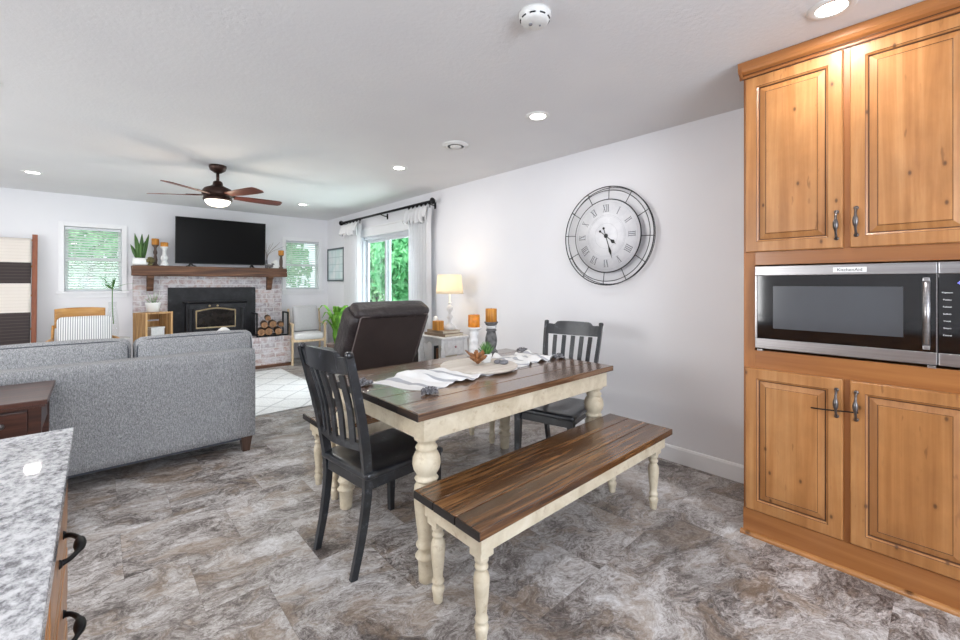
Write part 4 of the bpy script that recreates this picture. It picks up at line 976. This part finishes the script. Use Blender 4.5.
# ================================================================== WALL CLOCK
CYk, CZk, CR = 1.838, 1.682, .398
ck = thing('wall_clock', 'large round wire-framed wall clock with Roman numerals', 'clock', (XR, CYk, CZk))
XO = XR-.055
def ring(x, r, rad, n_=72): return [(x, CYk+r*math.cos(2*PI*k/n_), CZk+r*math.sin(2*PI*k/n_)) for k in range(n_)]
MB().tube(ring(XO, CR, 0), .0045, 8, True).tube(ring(XO-.0, CR-.03, 0), .003, 8, True).build('outer_ring', M['wire'], ck, True)
MB().tube(ring(XR-.022, CR-.006, 0), .003, 8, True).build('rear_ring', M['wire'], ck, True)
dialx = XR-.045
MB().lathe([(0, 0), (.288, 0), (.291, .004), (.291, .012), (0, .012)], (dialx, CYk, CZk), 72, Matrix.Rotation(-PI/2, 4, 'Y')).build('dial', M['dial'], ck, True)
xf = dialx-.0125
MB().tube(ring(dialx-.006, .296, 0), .0045, 8, True).build('dial_rim', M['wire'], ck, True)
for k in range(12):
    a = PI/2+PI/6*k+.07
    c_, s_ = math.cos(a), math.sin(a)
    MB().tube([(dialx-.004, CYk+.297*c_, CZk+.297*s_), (XO, CYk+CR*c_, CZk+CR*s_), (XR-.022, CYk+(CR-.006)*c_, CZk+(CR-.006)*s_)], .003, 6).build('spoke', M['wire'], ck, True)
for r_, w_ in ((.272, .0007), (.170, .001), (.160, .0007), (.102, .0009)): MB().tube(ring(xf, r_, 0), w_, 6, True).build('dial_line', M['clock_line'], ck, True)
def numeral(s_, k):
    """Roman numeral, its top pointing outwards; k = hour"""
    mb = MB(); a = -k*PI/6
    H = .058; wI, wV, wX = .014, .030, .030; ws = {'I': wI, 'V': wV, 'X': wX}; tot = sum(ws[c] for c in s_); x = -tot/2
    m = Matrix.Translation((xf, CYk, CZk)) @ Matrix.Rotation(-a, 4, 'X') @ Matrix.Translation((0, 0, .224))
    # local: y to the viewer's left is +y ; viewer looks along +x, so screen right = -y
    def bar(p, q, w_):
        d_ = Vector((q[0]-p[0], q[1]-p[1])); L = d_.length; ang = math.atan2(d_.x, d_.y)
        mm = m @ Matrix.Translation((0, -(p[0]+q[0])/2, (p[1]+q[1])/2)) @ Matrix.Rotation(ang, 4, 'X')
        mb.box(-.0006, .0006, -w_/2, w_/2, -L/2, L/2, 0, mm)
    h = H/2
    for c in s_:
        w_ = ws[c]; cx_ = x+w_/2
        if c == 'I': bar((cx_, -h), (cx_, h), .0055)
        if c == 'V': bar((cx_-.010, h), (cx_, -h), .0055); bar((cx_+.010, h), (cx_, -h), .0022)
        if c == 'X': bar((cx_-.010, h), (cx_+.010, -h), .0055); bar((cx_+.010, h), (cx_-.010, -h), .0022)
        x += w_
    bar((-tot/2, h), (tot/2, h), .0015); bar((-tot/2, -h), (tot/2, -h), .0015)
    mb.build('numeral', M['clock_ink'], ck, True)
for k, s_ in enumerate(['XII', 'I', 'II', 'III', 'IIII', 'V', 'VI', 'VII', 'VIII', 'IX', 'X', 'XI']): numeral(s_, k)
def hand(ang, L, w_, tail):
    m = Matrix.Translation((xf-.004, CYk, CZk)) @ Matrix.Rotation(ang, 4, 'X')
    poly = [(-.0022, -tail), (.0022, -tail), (.003, L*.45), (w_, L*.68), (.002, L*.86), (0, L), (-.002, L*.86), (-w_, L*.68), (-.003, L*.45)]
    mb = MB().prism(poly, 'x', -.001, .001, 0, m); mb.lathe([(0, -.001), (.010, -.001), (.010, .001), (0, .001)], (0, 0, 0), 16, m @ Matrix.Translation((0, 0, -tail)) @ Matrix.Rotation(PI/2, 4, 'Y'))
    return mb
hand(math.radians(128), .12, .016, .065).build('hour_hand', M['matte_black'], ck, True)
hand(math.radians(163), .195, .011, .065).build('minute_hand', M['matte_black'], ck, True)
MB().lathe([(0, -.008), (.016, -.006), (.018, 0), (0, 0)], (xf, CYk, CZk), 20, Matrix.Rotation(PI/2, 4, 'Y')).build('hub', M['matte_black'], ck, True)
MB().box(XR-.05, XR-.001, CYk-.03, CYk+.03, CZk-.03, CZk+.03).build('wall_mount', M['matte_black'], ck, True)

# ================================================================== FIREPLACE
fp = thing('brick_fireplace', 'whitewashed brick fireplace with raised brick hearth and wood mantel', 'fireplace', (1.3, 7.3, 0))
BY = 7.44
MB().box(.365, 2.285, BY, YF-.001, .47, 1.42, .002).build('brick_surround', M['brick'], fp, True)
hr = MB().box(.365, 2.275, 6.97, YF-.001, .02, .42, .003).build('hearth', M['brick'], fp, True)
MB().box(.355, 2.285, 6.95, BY-.001, .42, .47, .004).build('hearth_cap', M['brick_top'], hr, True)
MB().box(.36, 2.28, 6.955, 6.97, 0, .05, .003).build('kick_board', M['mantel'], hr, True)
MB().soft((1.328, 7.345, 1.468), (1.97, .19, .142), .012, n=14, fn=lambda p, u: p*(1+.012*noise.noise(p*7))).build('mantel', M['mantel'], fp, True)
for x in (.545, 2.08):
    MB().prism([(7.439, 1.40), (7.30, 1.40), (7.30, 1.37), (7.34, 1.35), (7.37, 1.29), (7.385, 1.23), (7.40, 1.20), (7.439, 1.185)], 'x', x-.038, x+.038, .003).build('corbel', M['mantel'], fp, True)
ins = thing('fireplace_insert', 'black cast iron wood stove insert with brass-framed glass door', 'stove', (1.32, 7.4, .47))
MB().box(.745, 1.88, 7.415, BY-.001, .471, 1.235, .004).build('surround_panel', M['stove'], ins, True)
MB().box(.94, 1.70, 7.26, 7.415, .475, 1.0, .01).build('body', M['stove'], ins, True)
MB().prism([(7.415, 1.03), (7.22, 1.03), (7.215, 1.02), (7.25, .995), (7.415, .99)], 'x', .92, 1.72, .002).box(.98, 1.66, 7.235, 7.26, .93, .995, .004).build('ledge', M['stove'], ins, True)
for x in (.985, 1.655): MB().lathe([(.03, .49), (.024, .51), (.02, .54), (.024, .72), (.02, .88), (.026, .91), (.032, .93)], (x, 7.25, 0), 14).build('column', M['stove'], ins, True)
def arch(x0, x1, z0, z1, rise, n_=12):
    p = [(x0, z0), (x1, z0), (x1, z1)]
    for k in range(n_+1):
        u = k/n_; x = x1-(x1-x0)*u; p.append((x, z1+rise*math.sin(PI*u)**1.5))
    p.append((x0, z1)); return p
dr = MB().prism(arch(1.03, 1.575, .62, .915, .04), 'y', 7.225, 7.26).build('stove_door', M['stove'], ins, True)
MB().tube([(x, 7.220, z) for x, z in arch(1.055, 1.55, .648, .895, .035)], .0115, 8, True).build('brass_frame', M['brass'], dr, True)
MB().prism(arch(1.07, 1.535, .662, .88, .03), 'y', 7.214, 7.224).build('door_glass', M['fire_glass'], dr, True)
for x in (1.22, 1.32): MB().lathe([(.012, 0), (.016, .006), (.012, .016), (0, .018)], (x, 7.235, .965), 14, Matrix.Rotation(PI/2, 4, 'X')).build('knob', M['brass'], ins, True)

# television
tv = thing('television', 'large flat black television standing on the mantel', 'television', (1.41, 7.34, 1.541), math.radians(0))
TT = Matrix.Translation((0, 0, .04)) @ Matrix.Rotation(math.radians(3), 4, 'X')
MB().box(-.59, .59, -.01, .02, 0, .668, .006, TT).box(-.35, .35, .02, .05, .08, .45, .01, TT).build('case', M['matte_black'], tv)
MB().box(-.583, .583, -.0125, -.009, .014, .661, 0, TT).build('screen', M['screen'], tv)
for s_ in (-1, 1): MB().tube([(s_*.40, .01, .05), (s_*.38, -.0, .012), (s_*.36, -.085, .005)], 1, flat=(.03, .010), smooth=False).tube([(s_*.40, .01, .05), (s_*.42, .03, .012), (s_*.44, .07, .005)], 1, flat=(.03, .010), smooth=False).build('stand_foot', M['matte_black'], tv)

# mantel decorations
MZ = 1.541
sn = thing('snake_plant', 'snake plant in a white pot at the left end of the mantel', 'plant', (.435, 7.34, MZ))
MB().soft((0, 0, .05), (.17, .12, .10), .02, n=6).build('pot', M['ceramic'], sn)
mb = MB()
for k in range(11):
    a = k*2.4; bx_, by_ = .045*math.cos(a)*(k/11+.2), .03*math.sin(a); lean = (.01+.065*(k/11))*math.cos(a); ly = .03*math.sin(a); L = .33-.15*((k*3) % 4)/3
    mb.tube(interp([(bx_, by_, .10), (bx_+lean*.4, by_+ly*.5, .10+L*.5), (bx_+lean, by_+ly, .10+L)], 4), [.012, .017, .02, .022, .022, .02, .016, .010, .002], 6)
mb.build('leaves', M['leaf_snake'], sn)
art = MB()
random.seed(3)
for k in range(40):
    a = k*2.4; e = 1.4-1.7*k/40; r_ = .04; d_ = Vector((math.cos(a)*math.cos(e), math.sin(a)*math.cos(e), math.sin(e)))
    c0 = Vector((0, 0, .05)); art.tube([c0+d_*.01, c0+d_*.04+Vector((0, 0, .004)), c0+d_*.055+Vector((0, 0, .014))], [.012, .013, .002], 5)
art.lathe([(.02, 0), (.028, .01), (.02, .03), (0, .04)], seg=14)
tag(place(art.build('artichoke_ornament', plain('dried_artichoke', rgb(112, 104, 64), .7, var=.3, sc=30)), (.54, 7.29, MZ)), 'small dried artichoke ornament between plant and candle holders', 'ornament')
TALL = [(.04, 0), (.042, .008), (.03, .02), (.018, .035), (.022, .05), (.026, .08), (.02, .12), (.014, .15), (.022, .165), (.024, .19), (.016, .215), (.014, .24), (.02, .26), (.038, .28), (.04, .29), (0, .29)]
def mantel_candle(x, y, prof, hz, mat, hl, cl, r_=.034, ch=.07, cm='candle'):
    o = MB().lathe(prof, seg=20).build('candle_holder', mat); tag(place(o, (x, y, MZ)), hl, 'candle holder')
    c_ = thing('pillar_candle', cl, 'candle', (x, y, MZ+hz)); MB().lathe([(r_, 0), (r_+.001, .003), (r_+.001, ch-.003), (r_-.004, ch), (0, ch-.004)], seg=20).build('wax', M[cm], c_); MB().tube([(0, 0, ch-.006), (.001, 0, ch+.01)], .0012, 6).build('wick', M['matte_black'], c_)
mantel_candle(.60, 7.37, TALL, .29, M['dark_turned'], 'tall dark turned candle holder on the left of the mantel', 'amber candle on the tall dark holder, mantel left', .042, .085, 'candle_grain')
mantel_candle(.695, 7.31, [(.05, 0), (.052, .01), (.04, .04), (.03, .055), (.028, .07), (.042, .09), (.046, .11), (.03, .14), (.022, .16), (.02, .21), (.028, .235), (.044, .255), (.05, .265), (0, .265)], .265, M['chalk'], 'white turned candle holder beside the television, mantel left', 'amber candle on the white holder, mantel left', .044, .06, 'candle_grain')
mantel_candle(2.245, 7.34, [(.034, 0), (.036, .008), (.026, .02), (.02, .03), (.024, .06), (.026, .12), (.02, .17), (.016, .19), (.03, .205), (.036, .214), (0, .214)], .214, M['dark_turned'], 'dark candle holder at the right end of the mantel', 'amber candle at the right end of the mantel', .042, .08, 'candle_grain')
wb_ = thing('white_house_ornament', 'small white block ornament on the right of the mantel', 'ornament', (2.15, 7.34, MZ))
MB().prism([(-.05, 0), (.05, 0), (.05, .09), (0, .13), (-.05, .09)], 'y', -.03, .03, .003).build('house', M['ceramic'], wb_)
bd = MB().soft((0, 0, .035), (.10, .05, .05), .024, n=6).soft((.045, 0, .062), (.035, .03, .03), .014, n=4).tube([(.06, 0, .062), (.075, 0, .058)], [.005, .001], 6).tube([(-.04, 0, .04), (-.09, 0, .055)], [.012, .004], 6).tube([(0, 0, .012), (0, 0, 0)], .01, 6)
tag(place(bd.build('bird_ornament', plain('grey_bird', rgb(96, 92, 92), .6)), (2.06, 7.29, MZ)), 'small dark bird-like ornament beside the television, mantel right', 'ornament')
tw = thing('twig_vase', 'slim grey vase holding bare twigs beside the television', 'vase', (2.035, 7.38, MZ))
MB().lathe([(.02, 0), (.024, .03), (.018, .08), (.013, .12), (.016, .13)], seg=16).build('vase', M['pebble'], tw)
mb = MB()
for k in range(7):
    a = -.35+.16*k; mb.tube(interp([(0, 0, .09), (.05*a+.01, .02*math.sin(k), .24), (.32*a+.06, .03*math.sin(k*2), .40+.05*math.sin(k*3))], 4), [.003]*4+[.0026]*4+[.0018], 5)
mb.build('twigs', M['twig'], tw)
bead = MB(); pts = interp([(.50, 7.262, MZ+.008), (.58, 7.262, MZ+.009), (.64, 7.262, MZ+.008)], 8)
random.seed(7)

# hearth crate with pot and box
HZ = .471
cr = thing('wooden_crate', 'open slatted pine crate on its side on the hearth', 'crate', (.555, 7.17, HZ), math.radians(28))
cw, cdp, ch_ = .17, .125, .435
mb = MB()
for k in range(3):
    a = -cdp+.003+k*.084
    mb.box(-cw+.012, cw-.012, a, a+.076, 0, .010, .002).box(-cw+.012, cw-.012, a, a+.076, ch_-.010, ch_, .002).box(-cw, -cw+.012, a, a+.072, 0, ch_, .002).box(cw-.012, cw, a, a+.072, 0, ch_, .002)
for k in range(4): z = .012+k*.105; mb.box(-cw+.012, cw-.012, cdp-.012, cdp, z, z+.085, .002)
mb.build('slats', M['crate'], cr)
MB().box(-cw-.004, -cw+.022, -cdp-.012, -cdp, 0, ch_+.004, .002).box(cw-.022, cw+.004, -cdp-.012, -cdp, 0, ch_+.004, .002).box(-cw+.022, cw-.022, -cdp-.012, -cdp, ch_-.02, ch_+.004, .002).build('front_frame', M['crate'], cr)
Z1 = HZ+.435
cp_ = thing('potted_plant', 'white pot with sprigs standing on top of the crate', 'plant', (.56, 7.17, Z1+.005))
MB().lathe([(.06, 0), (.065, .004), (.085, .11), (.09, .125), (.082, .125), (.078, .115), (0, .11)], seg=26).build('pot', M['ceramic'], cp_)
mb = MB()
for k in range(16):
    a = k*2.4; L = .07+.05*(k % 3); r_ = .03+.05*(k/16); p0 = Vector((.05*math.cos(a)*(k/16), .05*math.sin(a)*(k/16), .11)); p1 = p0+Vector((r_*math.cos(a), r_*math.sin(a), L)); mb.tube([p0, (p0+p1)/2, p1], [.002, .0018, .001], 5)
    for q in range(3): c0 = p0.lerp(p1, .4+.3*q); s_ = Vector((math.cos(a+q*2), math.sin(a+q*2), .3))*.014; w_ = Vector((-s_.y, s_.x, 0))*.4; mb.quad([c0, c0+s_*.5+w_, c0+s_, c0+s_*.5-w_])
mb.build('sprigs', M['leaf_succ'], cp_)
bx_ = thing('white_box', 'white lidded box inside the pine crate', 'box', (.58, 7.17, HZ+.011), math.radians(28)); MB().box(-.085, .085, -.06, .06, 0, .20, .006).build('box', M['chalk'], bx_); MB().box(-.09, .09, -.065, .065, .20, .225, .005).build('lid', M['chalk'], bx_)
for x, lab in ((.49, 'small green glass jar left of the box in the crate'), (.685, 'small pale glass jar right of the box in the crate')):
    tag(place(MB().lathe([(.028, 0), (.032, .01), (.032, .07), (.02, .09), (.02, .10), (.024, .10), (.024, .108), (0, .108)], seg=16).build('jar', plain('green_glass' if x < .5 else 'pale_glass', rgb(70, 120, 96) if x < .5 else rgb(196, 208, 206), .15)), (x, 7.035+.53*(x-.49)+.0, HZ+.011)), lab, 'jar')

# log holder and logs
lh = thing('log_holder', 'black iron log holder on the right end of the hearth', 'log holder', (2.0, 7.12, HZ))
LX0, LX1, LY0, LY1 = 1.80, 2.25, 7.02, 7.26
mb = MB()
for y in (LY0, LY1):
    mb.tube([(LX0, y, HZ+.36), (LX0, y, HZ+.012), (LX1, y, HZ+.012), (LX1, y, HZ+.36)], 1, flat=(.022, .022), smooth=False)
for x in (LX0, LX1): mb.tube([(x, LY0, HZ+.36), (x, LY1, HZ+.36)], 1, flat=(.022, .022), smooth=False)
for x in (LX0+.1, LX1-.1, (LX0+LX1)/2): mb.tube([(x, LY0, HZ+.013), (x, LY1, HZ+.013)], 1, flat=(.012, .012), smooth=False)
mb.build('frame', M['iron'], lh, True)
LG = [(1.885, .075, .058), (1.99, .08, .06), (2.13, .075, .055), (2.17, .18, .04), (1.93, .185, .052), (2.05, .19, .056), (1.98, .285, .042)]
LN = ['round split log at the left of the bottom row of the stack', 'round split log in the middle of the bottom row of the stack', 'round split log at the right of the bottom row of the stack', 'thin log at the right side of the stack', 'log at the left of the second row of the stack', 'log at the right of the second row of the stack', 'thin log topmost on the firewood stack']
for i, (x, z, r_) in enumerate(LG):
    lo = thing('firewood_log', LN[i], 'log', (x, 7.13, HZ+z), 0, 'logs in the iron holder')
    prof = []
    m = Matrix.Rotation(-.22, 4, 'Z') @ Matrix.Rotation(PI/2, 4, 'X')
    bk_ = MB().lathe([(r_*.98, -.155), (r_, -.1), (r_*1.04, 0), (r_, .1), (r_*.97, .155)], (0, 0, 0), 9, m, False); bk_.build('bark', M['bark'], lo)
    MB().lathe([(0, .1555), (r_*.9, .1555), (r_*.9, .1575), (0, .1575)], (0, 0, 0), 9, m, False).build('cut_end', M['log_end'], lo)

# ================================================================== ACCENT CHAIRS
ac = thing('armchair', 'bentwood armchair under the window left of the fireplace', 'chair', (-.11, 6.55, 0), math.radians(8))
HON = M['honey']
def backfn(u, v):
    s_ = u*2-1; r_ = .30; a = s_*.85
    return Vector((r_*math.sin(a)*.95+.0, .26-.10*(1-math.cos(a))*1.4, .80+v*.215-.012*s_*s_))
mb = MB(); mb.grid(backfn, 24, 6); mb.build('back_shell', HON, ac, solid=.016)
MB().soft((0, 0, .42), (.50, .50, .09), .03, (0, 0, .01)).build('seat', M['pillow_grey'], ac)
for sx in (-1, 1):
    MB().tube(interp([(sx*.22, .22, .42), (sx*.23, .245, .62), (sx*.225, .25, .82)], 5), [.016]*5+[.013]*5+[.012], 10).build('back_post', HON, ac)
    MB().tube(interp([(sx*.24, .22, .66), (sx*.29, .05, .65), (sx*.28, -.18, .64)], 6), .016, 10).tube([(sx*.27, -.17, .64), (sx*.25, -.18, .42)], .012, 10).build('arm', HON, ac)
    for sy in (-1, 1): MB().tube([(sx*.21, sy*.20, .40), (sx*.25, sy*.24, .012)], [.019, .012], 10).build('leg', HON, ac)
pw = MB().soft((0, 0, 0), (.46, .13, .40), .05, (0, .03, 0), 10, rot=(math.radians(-14), 0, math.radians(8))).build('throw_pillow', M['pillow_stripe'])
tag(place(pw, (-.10, 6.62, .72)), 'white pillow with thin dark diagonal pattern on the bentwood armchair', 'pillow')

ac2 = thing('armchair', 'pale wood armchair with white seat cushion right of the hearth', 'chair', (2.56, 7.06, 0), -.2); ac2.scale = (.84, .92, 1)
PW = M['pale_wood']
for sx in (-1, 1):
    MB().tube([(sx*.29, -.24, .63), (sx*.29, -.24, 0)], 1, flat=(.035, .035), smooth=False).build('leg', PW, ac2)
    MB().tube([(sx*.29, .30, 0), (sx*.29, .24, .45), (sx*.29, .36, .86)], 1, flat=(.035, .035), smooth=False).build('leg', PW, ac2)
    MB().tube(interp([(sx*.29, -.27, .64), (sx*.29, 0, .645), (sx*.29, .29, .62)], 4), 1, flat=(.05, .025), smooth=False).build('arm', PW, ac2)
MB().box(-.275, .275, -.25, -.225, .36, .42, .003).box(-.29, -.27, -.22, .25, .34, .40, .003).box(.27, .29, -.22, .25, .34, .40, .003).box(-.275, .275, .22, .245, .34, .40, .003).build('seat_frame', PW, ac2)
MB().soft((0, -.01, .445), (.53, .52, .11), .04, (0, 0, .015)).build('seat_cushion', M['pillow_white'], ac2)
MB().soft((0, .27, .68), (.53, .1, .42), .045, (0, .015, 0), rot=(math.radians(-16), 0, 0)).build('back_cushion', M['pillow_white'], ac2)
pw = MB().soft((0, 0, 0), (.40, .12, .42), .04, (0, .03, 0), 10, rot=(math.radians(-14), 0, 0)).build('throw_pillow', M['pillow_grey'])
tag(place(pw, (2.55, 7.09, .72)), 'pale grey fringed pillow on the white-cushioned armchair', 'pillow')

# glass vase with stem on small table beside bentwood chair
sd_ = thing('plant_stand', 'small white stand between the bentwood armchair and the crate', 'stand', (.165, 7.1, 0))
MB().lathe([(0, .58), (.15, .58), (.155, .59), (.15, .60), (0, .60)], seg=28).build('top', M['chalk'], sd_)
for k in range(3):
    a = k*2.09+.5; MB().tube(interp([(.10*math.cos(a), .10*math.sin(a), .58), (.05*math.cos(a), .05*math.sin(a), .35), (.15*math.cos(a), .15*math.sin(a), 0)], 5), .009, 8).build('leg', M['chalk'], sd_)
vs = thing('stem_vase', 'clear glass vase with arching green leaves in front of the window', 'vase', (.145, 7.1, .60))
t = NT('clear_vase_glass'); gl = t.n('ShaderNodeBsdfGlossy'); gl.inputs['Roughness'].default_value = .3; tp = t.n('ShaderNodeBsdfTransparent'); tp.inputs[0].default_value = (.985, .99, .99, 1)
mx = t.n('ShaderNodeMixShader'); mx.inputs[0].default_value = .02; t.l(tp.outputs[0], mx.inputs[1]); t.l(gl.outputs[0], mx.inputs[2]); t.l(mx.outputs[0], t.out.inputs[0])
MB().lathe([(0, 0), (.055, 0), (.065, .02), (.07, .12), (.055, .3), (.04, .4), (.045, .46), (.04, .46), (.035, .4), (.05, .3), (.064, .12), (.058, .02), (0, .012)], seg=24).build('vase', t.m, vs)
mb = MB().tube(interp([(.01, 0, .18), (0, 0, .4), (.0, 0, .66)], 4), .006, 6); mb.build('stem', M['leaf_succ'], vs)
mb = MB()
def blade(mb, pts, w_, up=(0, 0, 1)):
    P = interp(pts, 5); n_ = len(P)
    for i in range(n_-1):
        d_ = (P[i+1]-P[i]).normalized(); s_ = d_.cross(Vector(up));
        if s_.length < .1: s_ = d_.cross(Vector((0, 1, 0)))
        s_.normalize(); a, b_ = w_*math.sin(PI*(i/(n_-1))**.7)+.001, w_*math.sin(PI*min(1, ((i+1)/(n_-1)))**.7)+.001
        mb.quad([P[i]-s_*a, P[i]+s_*a, P[i+1]+s_*b_, P[i+1]-s_*b_])
for dx, dy, dz in ((-.19, -.03, .17), (.21, -.05, .06), (.20, .10, -.03), (-.1, .12, .05), (.03, -.02, .12)):
    blade(mb, [(0, 0, .62), (dx*.5, dy*.5, .63+dz*.8), (dx*1.1, dy, .64+dz)], .021)
mb.build('leaves', M['leaf_succ'], vs, solid=.002)

# plant beside the recliner
pl = thing('potted_palm', 'leafy bright green plant in a dark pot behind the recliner', 'plant', (2.58, 5.9, 0))
MB().lathe([(.11, 0), (.12, .01), (.15, .40), (.155, .43), (.14, .43), (.135, .40), (0, .39)], seg=30).build('pot', M['dark_turned'], pl)
mb = MB(); random.seed(12)
for k in range(26):
    a = k*2.4; r_ = .08+.20*random.random(); H_ = .28+.26*random.random(); zt = .42+H_
    P = [(.03*math.cos(a), .03*math.sin(a), .40), (.3*r_*math.cos(a), .3*r_*math.sin(a), .42+H_*.7), (.8*r_*math.cos(a), .8*r_*math.sin(a), zt+.03), (1.15*r_*math.cos(a), 1.15*r_*math.sin(a), zt-.05)]
    blade(mb, P, .036)
mb.build('leaves', M['leaf_bright'], pl, solid=.0015)
random.seed(7)

# blanket ladder
ld = thing('blanket_ladder', 'reddish wooden blanket ladder leaning on the far wall, left edge', 'ladder', (-.85, 7.4, 0))
def lz(z): return 7.47-.22*(1-z/1.9)
for x in (-.56, -1.10): MB().tube([(x, lz(0), 0), (x, lz(1.9), 1.89)], 1, flat=(.045, .03), smooth=False).build('rail', M['rail_wood'], ld, True)
for z in (.35, .75, 1.15, 1.5, 1.82): MB().tube([(-1.10, lz(z), z), (-.56, lz(z), z)], .013, 10).build('rung', M['honey'], ld, True)
def blanket(ztop, zf, cols, label, extra=0):
    y0 = lz(ztop)
    def fn(u, v):
        x = -1.06+u*.472; s_ = v*(zf+.25)-.25   # negative = behind
        r_ = .022
        if s_ < -.03: y, z = y0+r_, ztop+s_+.02
        elif s_ > .03: y, z = y0-r_-.09*(s_/zf)*0-.22*0-(lz(ztop)-lz(ztop-s_))*.98, ztop-s_+.02
        else: a = s_/.03*PI/2; y, z = y0-r_*math.sin(a), ztop+r_*math.cos(a)*.9
        return Vector((x, y+.004*math.sin(u*19), z))
    bl = tag(bpy.data.objects.new('throw_blanket', None), label, 'blanket'); C.objects.link(bl); bl.location = (-.85, y0, ztop)
    t_ = NT('banded_throw'); s_ = t_.n('ShaderNodeSeparateXYZ'); t_.l(t_.co.outputs['Object'], s_.inputs[0])
    c_ = t_.ramp(t_.math('MULTIPLY', t_.math('ADD', s_.outputs[2], 1.4), 1/1.4), cols, 'CONSTANT')
    ln = t_.ramp(t_.math('FRACT', t_.math('MULTIPLY', s_.outputs[2], 26)), [(0, BW(.14)), (.15, BW(0)), (1, BW(0))], 'CONSTANT')
    t_.col(t_.mix(ln, c_, rgb(150, 140, 130))).rough(.95).bump(t_.noise(t_.map(), 150, 3), .5, .004)
    MB().grid(fn, 16, 60).build('cloth', t_.m, bl, True, solid=.012)
cr_, dk_ = rgb(222, 214, 206), rgb(62, 54, 54)
zt = 1.82
f = lambda z: (z-zt+1.4)/1.4
blanket(zt, 1.35, [(0, dk_), (f(.70), dk_), (f(.95), cr_), (f(1.29), dk_), (f(1.545), cr_)], 'cream throw with wide dark brown bands hanging on the ladder')
